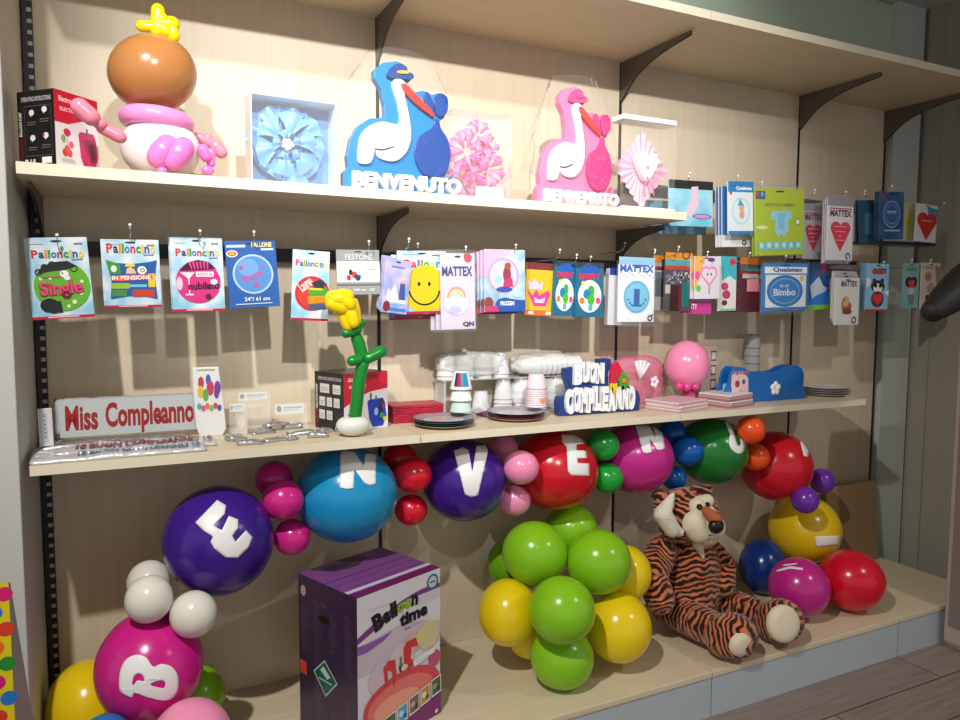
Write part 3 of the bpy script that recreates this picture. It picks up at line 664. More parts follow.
A.P([(0, 0), (.4, 0), (.2, .5), (0, .8)], (240, 180, 90)).E(.1, .45, .1, .1, (240, 90, 150)).E(.15, .75, .1, .08, (120, 200, 90)).E(.65, .08, .15, .05, (110, 60, 150))
A.E(.42, .38, .2, .15, (240, 150, 195)).E(.7, .38, .2, .15, (240, 150, 195)).P([(.24, .45), (.88, .45), (.58, .72)], (240, 150, 195)).E(.44, .4, .15, .11, (236, 220, 240)).E(.68, .4, .15, .11, (236, 220, 240)).P([(.32, .46), (.8, .46), (.57, .64)], (236, 220, 240)).E(.5, .42, .03, .03, (60, 40, 60)).E(.64, .42, .03, .03, (60, 40, 60)).R(.55, .7, .59, .88, (220, 100, 150)); A.build('artwork', r)
backs(r, 2, .015, 'pack behind the pink heart face pack', dx=-.005)
r, A = pack((719, 256), (737, 256.5), (716, 311), -.23, 'aqua and white pack with dark pink figure print beside the heart face pack', (228, 228, 226))
A.P([(.1, 0), (1, 0), (1, .45), (.6, .35), (.2, .45)], (70, 185, 200)).E(.75, .1, .16, .06, (225, 40, 60)).E(.35, .55, .2, .07, (200, 70, 110)).E(.45, .7, .22, .08, (190, 60, 90)).E(.35, .85, .15, .05, (120, 40, 50)).R(.1, .96, 1, 1, (140, 190, 150)); A.build('artwork', r)
r, A = pack((738, 257), (762, 258), (739, 312), -.22, 'dark red pack with orange header left of the round blue badge pack', (96, 40, 50))
A.R(.1, 0, 1, .13, (236, 130, 50)).R(.1, .14, 1, .24, (70, 130, 130)).R(.1, .24, 1, .3, (160, 40, 50)).P([(.4, .4), (.9, .38), (.95, .62), (.4, .62)], (240, 150, 160)).R(.2, .3, 1, .38, (200, 190, 190)); A.build('artwork', r)
backs(r, 2, .02, 'dark red pack hanging behind the orange header pack', dx=-.006)
r, A = pack((764, 263), (808, 263.5), (764, 310), -.28, 'bright blue and white balloon pack with round blue Bimbo badge', (40, 132, 205), bag=.05)
A.R(.02, .08, .98, .22, (245, 245, 245)).T('Qualatex', .2, .09, .88, .2, (30, 60, 150), .04).R(.04, .25, .96, .95, (232, 240, 244)).E(.48, .6, .41, .345, (30, 110, 185)).E(.48, .6, .37, .31, (44, 130, 200)).O(.48, .6, .33, .015, (140, 190, 230), ry=.275).T('Bimbo', .22, .55, .72, .7, WHITE, .02).T('es un', .36, .46, .56, .52, (220, 235, 250), .01).E(.86, .33, .05, c=(220, 200, 90)); A.build('artwork', r)
backs(r, 1, .012, 'blue and white pack behind the round Bimbo badge pack', dz=-.012, dx=.004)
r, A = pack((808, 262), (830, 262), (806, 310), -.24, 'deep blue and green foil balloon pack with white swirl', (36, 92, 160))
A.P([(0, 0), (1, 0), (1, .3), (.3, .3)], (70, 90, 130)).E(.75, .12, .12, .07, (210, 40, 110)).P([(.1, .5), (.5, .3), (.7, .5), (.9, .55), (.6, .8), (.2, .8)], (190, 205, 225)).P([(.1, .8), (.4, .7), (.9, .6), (1, .8), (1, .9), (0, .9)], (40, 120, 210)).R(0, .9, 1, 1, (120, 190, 50)); A.build('artwork', r)
# last bay lower row
r, A = pack((836, 277.5), (860, 278), (835.5, 325), -.29, 'tall white balloon pack with little brown and red figure', (230, 230, 228), bag=.02)
A.T('MATTEX', .22, .06, .9, .19, (70, 72, 76), .04).E(.48, .62, .2, .13, (180, 60, 50)).E(.44, .5, .13, .12, (220, 180, 120)).O(.42, .55, .16, .06, (190, 110, 60), PI*.5, PI*1.5).E(.5, .72, .2, .06, (140, 40, 40)).O(.8, .9, .1, .04, (40, 40, 44)); A.build('artwork', r)
backs(r, 2, .009, 'grey white pack behind the tall pack with brown figure', dx=.001, dz=.014)
r, A = pack((867, 263), (889.5, 264), (866, 311), -.26, 'light blue balloon pack with raccoon holding a red heart', (140, 190, 222))
A.T('PARTY', .3, .1, .9, .22, (50, 40, 60), .05).E(.5, .18, .3, .05, (190, 60, 60)).E(.52, .48, .3, .13, (40, 40, 44)).E(.52, .52, .2, .1, (235, 235, 235)).E(.42, .47, .07, .04, (20, 20, 20)).E(.62, .47, .07, .04, (20, 20, 20)).E(.35, .36, .08, .05, (60, 60, 64)).E(.7, .36, .08, .05, (60, 60, 64))
A.E(.52, .75, .28, .17, (80, 60, 62)).E(.44, .73, .14, .09, (220, 50, 60)).E(.6, .73, .14, .09, (220, 50, 60)).P([(.32, .76), (.73, .76), (.52, .88)], (220, 50, 60)).R(0, .96, 1, 1, (190, 50, 70)).P([(0, .3), (.2, .35), (.1, .5), (0, .5)], (230, 240, 245)).P([(.8, .6), (1, .55), (1, .7)], (230, 240, 245)); A.build('artwork', r)
backs(r, 3, .009, 'light blue pack behind the raccoon pack')
r, A = pack((904, 263), (920, 263.5), (903, 308), -.26, 'pale teal pack with dark heart haired figure print', (130, 168, 168)); hook(884, 262, label='wire display hook holding the raccoon pack', Y=-.28)
A.T('PARTY', .2, .1, .85, .17, (60, 90, 90), .03).E(.35, .42, .22, .12, (50, 26, 30)).E(.65, .42, .22, .12, (50, 26, 30)).P([(.3, .38), (.72, .38), (.6, .62), (.42, .62)], (200, 60, 70)).E(.5, .64, .2, .1, (190, 180, 175)).P([(.3, .7), (.75, .7), (.65, .92), (.4, .92)], (110, 120, 125)).R(0, .85, .4, 1, (90, 170, 190)); A.build('artwork', r)
r, A = pack((922, 262.5), (941, 263), (921, 309), -.27, 'beige white pack with faint brown drawing, last on the lower row', (196, 184, 172))
A.E(.35, .3, .18, .1, (150, 120, 100)).E(.5, .55, .2, .12, (170, 140, 120)).E(.35, .75, .12, .06, (60, 40, 40)).R(.1, .9, .4, .95, (180, 50, 50)).P([(.7, .05), (1, .1), (1, .9), (.85, .7)], (150, 120, 95)).R(.2, .1, .6, .12, (120, 40, 40)); A.build('artwork', r)
backs(r, 1, .02, 'beige pack behind the last pack of the lower row', dx=.012)

# ================================================================== HANGING PACKS, UPPER ROW
GU = 'hanging packs of the upper row'
hook(690, 173, label='wire display hook holding the aqua baby banner pack'); hook(762, 182, Y=-.3, label='wire display hook holding the blue topped baby packs'); hook(865, 191, Y=-.32, label='wire display hook holding the red heart pack'); hook(944, 203, Y=-.28, label='wire display hook at the far right end')
AQ = cloud('aqua_print', (110, 190, 220), (170, 222, 236), 8)
r, A = pack((669, 180), (713, 183), (667, 225.5), -.27, 'aqua banner pack with black header and pale pink ribbon shape', AQ, name='banner_bag', cat='banner pack', group=GU)
A.R(0, -.02, 1, .17, (30, 30, 32)).P([(.5, .12), (.66, .1), (.64, .3), (.68, .5), (.52, .75), (.4, .8), (.42, .55), (.5, .4)], (225, 195, 215)).E(.75, .77, .22, .06, (110, 70, 150)).E(.75, .77, .19, .045, (190, 150, 205)); A.build('artwork', r)
r, A = pack((648, 200), (706, 202), (646, 234), -.17, 'flat pale blue tray pack hanging behind the aqua banner pack', (110, 160, 190), t=.02, group=GU, slot=False); A.build('artwork', r) if A.n else A.bm.free()
r, A = pack((728, 181), (753.5, 182), (730, 234), -.3, 'blue topped white pack with baby in blue hat print', (228, 238, 244), group=GU)
A.R(0, 0, 1, .2, (28, 130, 200)).T('Qualatex', .3, .09, .95, .17, WHITE, .05).E(.5, .56, .36, .26, (190, 225, 235)).E(.5, .56, .3, .22, (225, 240, 245)).E(.52, .5, .1, .07, (225, 175, 150)).P([(.36, .46), (.45, .32), (.62, .46)], (80, 170, 200)).E(.53, .63, .1, .08, (220, 165, 140)).R(0, .94, 1, 1, (28, 130, 200)).E(.1, .22, .05, c=(210, 60, 60)); A.build('artwork', r)
r, A = pack((722, 186), (750, 187), (723, 247), -.26, 'white pack sticking out below the blue topped baby pack', (232, 232, 236), group=GU); A.O(.78, .93, .08, .035, (40, 40, 44)); A.R(0, 0, .2, .8, (60, 120, 190)); A.build('artwork', r)
backs(r, 2, .012, 'white pack behind the blue topped baby packs', dx=-.004)
LG = (172, 194, 22)
r, A = pack((755, 188), (804, 189), (754, 256), -.31, 'lime green banner pack with pale blue romper print', LG, name='banner_bag', cat='banner pack', group=GU, bag=.01)
A.R(.01, .04, .2, .16, (60, 90, 140)).E(.05, .09, .025, .035, (220, 50, 50)).E(.14, .09, .025, .035, (90, 190, 220)).T('FESTONE BIMBO', .2, .22, .8, .27, (120, 135, 60), .02)
A.P([(.32, .34), (.72, .33), (.74, .45), (.66, .48), (.68, .62), (.56, .74), (.52, .68), (.46, .74), (.38, .62), (.4, .48), (.3, .45)], (150, 205, 225)).P([(.44, .36), (.6, .36), (.57, .6), (.47, .6)], (120, 190, 220)).E(.86, .5, .05, c=(240, 240, 230)).O(.86, .5, .05, .012, (90, 110, 60)).E(.13, .58, .12, .03, (225, 235, 160))
for k in range(6): A.P([(.05+.15*k, .8), (.18+.15*k, .8), (.18+.15*k, .93), (.115+.15*k, .9), (.05+.15*k, .93)], (120, 205, 220)); A.E(.115+.15*k, .85, .035, c=(200, 235, 235))
A.build('artwork', r)
clone(r, .008, .02, 0, 'lime green banner pack behind the front lime green one', 'lime pack behind')
HW = (226, 222, 228)
def heartpack(TL, TR, BL, Y, label, red, bg=HW):
    r, A = pack(TL, TR, BL, Y, label, bg, group=GU, bag=.02)
    A.R(0, 0, 1, .13, (150, 146, 160)).R(.08, .16, .92, .18, (200, 60, 80)).T('MATTEX', .1, .19, .92, .3, (90, 50, 66), .04)
    A.E(.33, .48, .2, .1, red).E(.69, .48, .2, .1, red).P([(.135, .5), (.885, .5), (.72, .68), (.51, .86), (.3, .68)], red).R(.25, .45, .75, .465, (240, 160, 180)).R(.3, .53, .7, .545, (240, 160, 180)).R(.42, .6, .55, .615, (240, 160, 180)).R(.33, .67, .68, .685, (240, 160, 180))
    A.O(.82, .93, .09, .04, (60, 40, 50)); A.build('artwork', r); return r
heartpack((803, 203), (824, 204), (801, 259), -.25, 'grey white pack with dark red heart, partly behind the lime green pack', (176, 36, 74), (178, 176, 184))
r = heartpack((828, 197), (854, 199), (826, 260), -.31, 'white pack with bright crimson heart right of the lime green pack', (214, 40, 84))
backs(r, 2, .012, 'white pack behind the bright crimson heart pack', dz=-.006, dx=.004)
NB = cloud('navy_foil_print', (30, 62, 100), (54, 96, 140), 10)
r, A = pack((859, 200), (878, 200), (858, 243), -.25, 'dark teal blue pack left of the navy zodiac disc pack', (46, 84, 112), group=GU); A.R(.3, .3, .7, .8, (70, 120, 150)); A.build('artwork', r); backs(r, 1, .012, 'dark teal pack left of the navy disc pack', dx=-.004)
r, A = pack((880, 191), (904, 192), (879, 239), -.3, 'navy blue balloon pack with pale disc of dots', NB, group=GU)
A.E(.14, .1, .09, .05, (170, 40, 60)).E(.5, .48, .37, c=(120, 150, 200)).E(.5, .48, .33, c=(50, 82, 140)).O(.5, .48, .26, .01, (160, 180, 220)).T('***', .3, .4, .7, .5, (190, 205, 235), .03).R(.2, .8, .85, .84, (140, 165, 205)); A.build('artwork', r)
backs(r, 2, .01, 'navy pack behind the pale disc pack')
r, A = pack((905, 203), (921, 204), (904, 240), -.24, 'pale yellow pack between the navy pack and the red heart', (206, 200, 150), group=GU); A.E(.3, .5, .2, .1, (220, 190, 40)); A.build('artwork', r)
r, A = pack((917, 203), (938, 206), (916, 241), -.28, 'white and blue pack with glossy red heart, last of the upper row', (206, 210, 210), group=GU)
A.P([(.5, .05), (1, .1), (1, .4), (.6, .4)], (60, 140, 180)).E(.32, .42, .26, .2, (190, 40, 44)).E(.72, .42, .26, .2, (190, 40, 44)).P([(.06, .46), (.98, .46), (.52, .96)], (190, 40, 44)).R(.25, .42, .75, .45, (230, 150, 150)); A.build('artwork', r)
o = pack((866, 240), (936, 243), (866, 243.5), -.2, 'long dark blue flat pack edge below the navy packs', (40, 52, 80), t=.09, group=GU, slot=False); o[1].bm.free()
o = pack((800, 258), (857, 261), (800, 262), -.2, 'black flat pack edge below the heart packs', (24, 24, 26), t=.09, group=GU, slot=False); o[1].bm.free()

for u, v, w in ((815, 190, 'holding the grey heart pack'), (892, 186, 'holding the navy disc pack'), (846, 192, 'holding the crimson heart pack'), (738, 176, 'holding the white packs below the baby pack')): hook(u, v, Y=-.33, label='wire display hook ' + w)
for u, v, w in ((848, 258, 'holding the tall pack with brown figure'), (786, 256, 'holding the round badge pack'), (912, 260, 'holding the pale teal pack'), (931, 260, 'holding the last pack'), (708, 252, 'holding the heart face pack'), (679, 247, 'holding the candle packs'), (750, 253, 'holding the dark red pack')): hook(u, v, Y=-.31, label='wire display hook ' + w)
# ================================================================== GOODS ON THE UPPER SHELF
def pump_box(f, h, ang, wl, wr, label, col, prod, grp='balloon pump boxes'):
    "box with corner f nearest; black side to the left, printed side to the right"
    r = thing('pump_box', label, 'box', f, (0, 0, ang), grp)
    bm = BM(); box(bm, 0, wr, 0, wl, 0, h); part('carton', bm, card((26, 24, 26)), r, bevel=.001)
    # right face lies in local plane y=0
    A = Art(wr, h, Matrix.Translation((0, 0, h)))
    A.R(0, 0, 1, 1, (232, 228, 232)).P([(0, 0), (1, 0), (1, .3), (.6, .34), (.3, .42), (0, .58 if prod == 'b' else .42)], (200, 22, 50)).T('Electronic', .1, .07, .48, .14, (250, 220, 225), .02).T('ELECTRIC', .12, .21, .5, .26, (250, 215, 220), .02)
    A.P([(.52, .52), (.56, .48), (.88, .47), (.93, .55), (.97, .8), (.88, .97), (.64, .97), (.56, .82)], col).P([(.75, .64), (.86, .6), (.92, .8), (.8, .9)], tuple(int(c*.6) for c in col)).R(.7, .42, .74, .5, (90, 100, 150))
    if prod == 'p':
        A.E(.26, .53, .08, .05, (205, 30, 90)).R(.255, .58, .262, .7, (120, 150, 120)).E(.17, .62, .05, .05, (120, 180, 60)).E(.3, .8, .06, .05, (220, 80, 50)).E(.2, .8, .06, .05, (200, 60, 60)).E(.25, .75, .06, .05, (225, 90, 60)).E(.34, .68, .05, .04, (225, 90, 120)).R(.12, .88, .4, .89, (170, 170, 175)).R(.12, .91, .42, .92, (170, 170, 175))
    else:
        A.E(.12, .72, .04, .035, (220, 60, 120)).E(.15, .83, .04, .03, (80, 160, 220)).E(.6, .42, .02, .07, (60, 60, 70)).E(.84, .55, .05, .05, (60, 60, 60)).E(.9, .62, .04, .04, (170, 40, 60)).E(.85, .78, .06, .05, (60, 140, 60)).E(.92, .84, .04, .04, (220, 190, 40)).E(.72, .7, .05, .07, (160, 180, 240))
    A.build('front_print', r)
    M = Matrix.Translation((0, 0, h)) @ Matrix.Rotation(-PI/2, 4, 'Z') @ Matrix.Translation((-wl, 0, 0))
    B = Art(wl, h, M); B.T('OPERATING INSTRUCTIONS', .12, .08, .92, .14, (190, 190, 190), .02).R(.02, .62, .14, .97, (90, 14, 34)).T('BALLOON PUMP', -.17, .4, .32, .46, (220, 220, 220), .03, rot=PI/2)
    if prod == 'p':
        B.O(.56, .55, .0, .0, (90, 90, 90)).R(.2, .2, .92, .205, (110, 110, 110)).R(.2, .85, .92, .855, (110, 110, 110)).R(.2, .2, .205, .855, (110, 110, 110)).R(.915, .2, .92, .855, (110, 110, 110))
        for x, y in ((.4, .29), (.75, .26), (.42, .62), (.78, .6)): B.E(x, y, .07, .04, (225, 225, 225)).P([(x-.04, y), (x+.02, y), (x-.02, y+.06)], (235, 235, 235)).R(x-.12, y+.12, x+.12, y+.13, (110, 110, 112)).R(x-.12, y+.15, x+.1, y+.16, (110, 110, 112))
        B.E(.72, .59, .03, c=(190, 40, 60)).R(.2, .9, .28, .95, (230, 230, 230)).R(.34, .9, .38, .95, (200, 200, 200)).R(.42, .9, .48, .95, (200, 200, 200)).R(.66, .88, .92, .96, (235, 235, 235))
    else:
        for j, row in enumerate(((.2, .52, .64, .9), (.18, .38, .44, .62, .68, .88), (.18, .38, .44, .64))):
            for a, b in zip(row[::2], row[1::2]): B.R(a, .2+.23*j, b, .36+.23*j, (215, 215, 212)); B.R(a+.03, .27+.23*j, b-.03, .28+.23*j, (120, 120, 120)).R(a+.03, .31+.23*j, b-.05, .32+.23*j, (120, 120, 120))
        B.O(.78, .95, .05, .02, (220, 220, 220))
    B.build('instructions_print', r, label='black side panel with small instruction pictures')
    return r
pump_box((.081, -.375, ZB+.0005), .180, PI/4, .118, .125, 'black and red pump box standing left of the balloon figure', (196, 24, 96), 'p')

# --- balloon figure
YD = -.262
dc = at(161, 155, YD); K = depth(dc)/FPX
root = thing('balloon_figure', 'balloon baby figure with brown head, yellow tuft and white body', 'balloon figure', (dc.x, dc.y, ZB))
def Lx(u, v, dy=0): return at(u, v, YD+dy)
bz = ZB+.001
wb = Vector((dc.x, YD, bz+.080))
bm = BM(); sphere(bm, wb, (37.5*K, 36*K, .0815), seg=36, rings=22); part('white_body', bm, latex((232, 228, 232)), root, world=True, smooth=True, label='milky white body balloon')
bm = BM(); cc = Lx(157, 121); n = 40
ring = [cc + Vector((26*K*math.cos(2*PI*k/n), 26*K*math.sin(2*PI*k/n), -.004*math.cos(2*PI*k/n))) for k in range(n+1)]
tube(bm, ring, 9.2*K, 14, cap=False); bmesh.ops.remove_doubles(bm, verts=bm.verts, dist=.0004); part('collar', bm, latex((236, 150, 208)), root, world=True, smooth=True, label='pink ring collar')
bm = BM(); M = Matrix.Rotation(-.35, 3, 'Y'); sphere(bm, Lx(153.5, 75), (41.5*K, 38*K, 36.5*K), M.to_4x4(), 40, 24, f=lambda q: 1+.04*q.z); part('brown_head', bm, latex((180, 122, 70)), root, world=True, smooth=True, label='shiny brown head balloon')
bm = BM()
for a, b, q in (((157, 31), (158, 10.5), 7.2), ((156, 27), (141.5, 26), 6), ((160, 24), (172, 24), 8.2), ((170, 23), (173.5, 36), 6.8), ((156, 25), (166, 31), 7.5), ((160, 17), (166, 24), 7)):
    capsule(bm, Lx(*a, -.02), Lx(*b, -.02), q*K*.9, seg=16)
part('yellow_tuft', bm, latex((242, 216, 10)), root, world=True, smooth=True, label='yellow twisted tuft')
for nm, lst in (('arm', (((80, 107), (91, 117), 8.2, -.15), ((99, 123), (101, 124), 6, -.14), ((103, 128), (120, 137), 6.2, -.13))), ('arm', (((211, 143), (198, 137), 6, .05), ((216, 146), (221, 152), 7, .05), ((208, 137), (209, 137), 4, .05)))):
    bm = BM()
    for a, b, q, d in lst: capsule(bm, Lx(*a, d), Lx(*b, d), q*K*.95, seg=16)
    part(nm, bm, latex((240, 140, 165)), root, world=True, smooth=True, label='salmon pink twisted arm')
bm = BM()
for a, b, q, d in (((159, 157), (167, 146), 13.5, -.085), ((174, 160), (183, 148), 13, -.09)): capsule(bm, Lx(*a, d), Lx(*b, d), q*K*.82, seg=18, bulge=.1)
sphere(bm, Lx(162, 171, -.09), 4.5*K); part('foot', bm, latex((232, 130, 205)), root, world=True, smooth=True, label='pink twisted foot')
bm = BM()
for a, b, q, d in (((203, 150), (206, 156), 7, -.06), ((211, 152), (211, 163), 5, -.05), ((206, 170), (209, 170.5), 5.5, -.06)): capsule(bm, Lx(*a, d), Lx(*b, d), q*K*.85, seg=16)
part('foot', bm, latex((226, 120, 195)), root, world=True, smooth=True, label='pink twisted foot')

# --- blue bow in a clear lidded box
root = thing('bow_box', 'white box with clear lid and large light blue pleated bow', 'gift box', (.648, -.36, ZB+.0005), (0, 0, .03))
w, h, d = .117, .232, .085
WP = card((236, 238, 242)); bm = BM()
box(bm, -w, w, d-.003, d, 0, h); box(bm, -w, -w+.003, 0, d, 0, h); box(bm, w-.003, w, 0, d, 0, h); box(bm, -w, w, 0, d, 0, .003); box(bm, -w, w, 0, d, h-.003, h); part('tray', bm, WP, root)
bm = BM(); box(bm, -w+.003, w-.003, d-.006, d-.0032, .003, h-.003); part('backing', bm, mat((70, 130, 185), .5, name='blue_backing'), root)
SAT = mat((104, 168, 228), .38, name='light_blue_satin', spec=.7)
bm = BM(); rnd = random.Random(3)
def petals(bm, cx, cz, y, r1, n, wd, r0=.012, tilt=0, mi=0, lift=.02):
    for k in range(n):
        a = 2*PI*k/n+tilt; da = wd; pts = []
        for i in range(7):
            t = i/6; rr = r0+(r1*(.92+.16*rnd.random() if i == 6 else 1)-r0)*t
            row = []
            for j in range(7):
                s_ = (j/6-.5)*2; ang = a+s_*da*(.35+.65*t)*.5*(1.4 if t < .3 else 1)
                row.append(bm.verts.new((cx+rr*math.cos(ang), y-lift*math.sin(PI*t*.85)-.011*math.cos(s_*PI*1.5)*t, cz+rr*math.sin(ang))))
            pts.append(row)
        for i in range(6):
            for j in range(6): bm.faces.new((pts[i][j], pts[i][j+1], pts[i+1][j+1], pts[i+1][j])).material_index = mi
petals(bm, -.01, .115, .058, .108, 9, .75, lift=.016)
petals(bm, -.015, .11, .044, .085, 6, 1.1, tilt=.3, lift=.022); petals(bm, -.015, .108, .030, .04, 5, 1.2, tilt=.5, lift=.014)
part('bow', bm, SAT, root, smooth=True, label='light blue satin pleated bow')
bm = BM()
for k in range(16):
    a = k*2.4; rr = .0028*math.sqrt(k); sphere(bm, (-.018+rr*math.cos(a)*1.4, .012-.003*rnd.random(), .108+rr*math.sin(a)*1.2), .0048, seg=8, rings=6)
part('pearl_cluster', bm, mat((236, 226, 205), .3, name='cream_pearl'), root, smooth=True)
bm = BM(); box(bm, -w+.001, w-.001, -.001, 0, .001, h-.001); part('clear_lid', bm, film('clear_lid_film', .18, haze=.06, bump=.08), root)

# --- stork signs
ST = (240, 40, 4.236)
def sp(pts, Y=-.33): return ppoly(pts, Y, ST[2], ST[0], ST[1])
outl = [(437, 618), (437, 540), (457, 530), (452, 480), (468, 405), (500, 352), (550, 322), (612, 320), (612, 270), (598, 200), (568, 150), (568, 115), (605, 86), (665, 80), (698, 96), (722, 135), (722, 165), (700, 175), (738, 212), (775, 204), (800, 216), (815, 222), (845, 214), (876, 238), (880, 290), (862, 325), (836, 335), (842, 350), (870, 400), (888, 470), (884, 535), (868, 572), (895, 590), (910, 600), (910, 660)]
body = [(497, 505), (497, 450), (508, 395), (545, 357), (600, 340), (660, 352), (673, 328), (665, 270), (648, 215), (640, 175), (655, 160), (682, 165), (697, 185), (690, 222), (705, 290), (718, 370), (714, 430), (690, 480), (650, 506), (605, 500), (577, 485), (567, 455), (560, 485), (545, 514), (512, 516)]
beak = [(676, 190), (690, 180), (718, 204), (762, 250), (800, 290), (816, 320), (798, 312), (740, 268), (694, 222)]
cap = [(622, 130), (640, 106), (672, 95), (700, 112), (704, 130), (726, 140), (728, 158), (706, 162), (640, 157), (618, 148)]
badge = [(660, 128), (700, 128), (704, 140), (662, 138)]
bund = [(822, 330), (806, 368), (762, 395), (738, 440), (738, 500), (762, 550), (800, 572), (840, 570), (872, 540), (884, 480), (872, 415), (844, 370), (836, 335)]
bw1 = [(778, 216), (796, 222), (812, 268), (816, 308), (796, 292), (778, 252)]
bw2 = [(816, 245), (842, 220), (872, 240), (874, 292), (850, 318), (826, 306)]
wing = [(566, 452), (600, 455), (645, 443), (645, 448), (602, 462), (566, 458)]
allP = [sp(l) for l in (outl, body, beak, cap, badge, bund, bw1, bw2, wing)]
X0 = min(p[0] for p in allP[0]); Z0 = min(p[1] for p in allP[0]); SW = max(p[0] for p in allP[0])-X0; SH = max(p[1] for p in allP[0])-Z0
allN = [[((a-X0)/SW, (b-Z0)/SH) for a, b in l] for l in allP]
def stork(x, y, w, h, cols, label, word_z, capc, bagc):
    root = thing('stork_sign', label, 'sign', (x, y, ZB+.001), group='foam stork welcome signs')
    L = [[(a*w, b*h) for a, b in smoothpoly(l, 3)] for l in allN]
    base, white, bk, cp, bd, bu = cols
    bm = BM(); L0 = [(a*w, max(0, b*h)) for a, b in allN[0]]
    i0 = [p for p in L0]; i0[0] = (0, 0); i0[-1] = (w, 0); i0[-2] = (w, .2*h); i0[1] = (0, .13*h)
    prism(bm, i0, 0, .03); part('backing_shape', bm, mat(base, .4, name='foam_back'), root, bevel=.002)
    bm = BM(); prism(bm, L[1], -.012, -.0002); part('stork_body', bm, mat(white, .4, name='foam_white'), root, bevel=.002)
    bm = BM(); prism(bm, L[2], -.016, -.0005); part('beak', bm, mat(bk, .35, name='foam_beak'), root)
    bm = BM(); prism(bm, L[3], -.014, -.0006); prism(bm, L[4], -.018, -.0142, mi=1); part('cap', bm, [mat(cp, .35, name='foam_cap'), mat(bd, .4, name='gold_badge')], root)
    bm = BM(); prism(bm, L[5], -.015, -.0004); prism(bm, L[6], -.012, -.0004); prism(bm, L[7], -.012, -.0004); part('bundle', bm, mat(bu, .3, coat=.3, bump=.9, bscale=45, name='bundle_foil'), root, bevel=.002)
    bm = BM(); prism(bm, L[8], -.0135, -.0121); sphere(bm, (allN[2][0][0]*w, -.0125, allN[2][0][1]*h+.006), .0022, seg=8, rings=6); part('wing_line', bm, mat((50, 60, 80), .4, name='ink'), root)
    bm = BM(); text3d(bm, 'BENVENUTO', .07*w, w*1.04, .009, word_z+.006, -.020, -.0008, .05); part('lettering', bm, mat((242, 242, 242), .4, name='foam_letters'), root, label='thick white letters BENVENUTO')
    # loose clear bag
    bm = BM(); pr = []
    for i in range(15):
        t = i/14; zz = t*h*1.07; ww = (w*.55)*(1.04-.06*t-(.55*(max(0, t-.55)/.45)**1.5)); rowv = []
        for j in range(28):
            a = 2*PI*j/28; q = noise.noise(Vector((math.cos(a)*2, math.sin(a)*2, t*5+x)))
            rowv.append(bm.verts.new((w*.5+(ww+(.012+.02*t)*q)*math.cos(a), .008+(.038+.012*q)*math.sin(a), zz)))
        if pr:
            for j in range(28): bm.faces.new((pr[j], pr[(j+1) % 28], rowv[(j+1) % 28], rowv[j]))
        pr = rowv
    part('clear_bag', bm, film('clear_bag_film', .035, haze=.03, bump=.9, bscale=34), root, smooth=True)
    return root
stork(X0, -.33, SW, SH, ((0, 122, 192), (236, 238, 236), (206, 48, 38), (6, 62, 130), (214, 160, 50), (10, 66, 150)), 'blue foam stork sign with dark blue bundle', .048, None, None)
pa = at(537, 200, -.33); pb = at(613, 205, -.33); pt = at(570, 86, -.33)
stork(pa.x, -.33, pb.x-pa.x, pt.z-ZB, ((226, 122, 168), (236, 234, 236), (216, 48, 40), (214, 66, 134), (214, 66, 134), (200, 44, 124)), 'pink foam stork sign with magenta bundle', .044, None, None)

# --- pink ribbon favours in a clear pouch
root = thing('ribbon_pouch', 'clear pouch of crumpled pink ribbon between the two stork signs', 'ribbon pack', (1.225, -.33, ZB+.001)); rnd = random.Random(5)
PKR = mat((228, 76, 150), .35, name='pink_ribbon'); PKR2 = mat((236, 128, 178), .35, name='pale_pink_ribbon')
bm = BM()
for (cx, cz, y, r1, n_, wd) in ((-.03, .15, .035, .065, 7, .9), (.035, .10, .025, .062, 7, .9), (-.045, .055, .035, .055, 6, .9), (.01, .20, .035, .05, 6, .9), (.03, .15, .015, .045, 5, 1), (-.02, .09, .012, .05, 5, 1)): petals(bm, cx, cz, y, r1, n_, wd, tilt=rnd.random(), mi=int(rnd.random() > .5), lift=.018)
part('ribbon', bm, [PKR, PKR2], root, smooth=True, label='crumpled pink ribbon loops')
bm = BM(); box(bm, -.02, .075, -.01, -.008, .002, .04); o = part('label_card', bm, card((214, 232, 244)), root)
A = Art(.09, .035, Matrix.Translation((-.017, -.0105, .038))); A.E(.5, .55, .42, .3, (150, 200, 230)).R(.2, .5, .8, .58, WHITE).build('label_print', root)
bm = BM(); box(bm, -.105, .10, -.02, .06, 0, .262); part('pouch', bm, film('pouch_film', .10, tint=(250, 215, 232), haze=.16, bump=1, bscale=22), root)
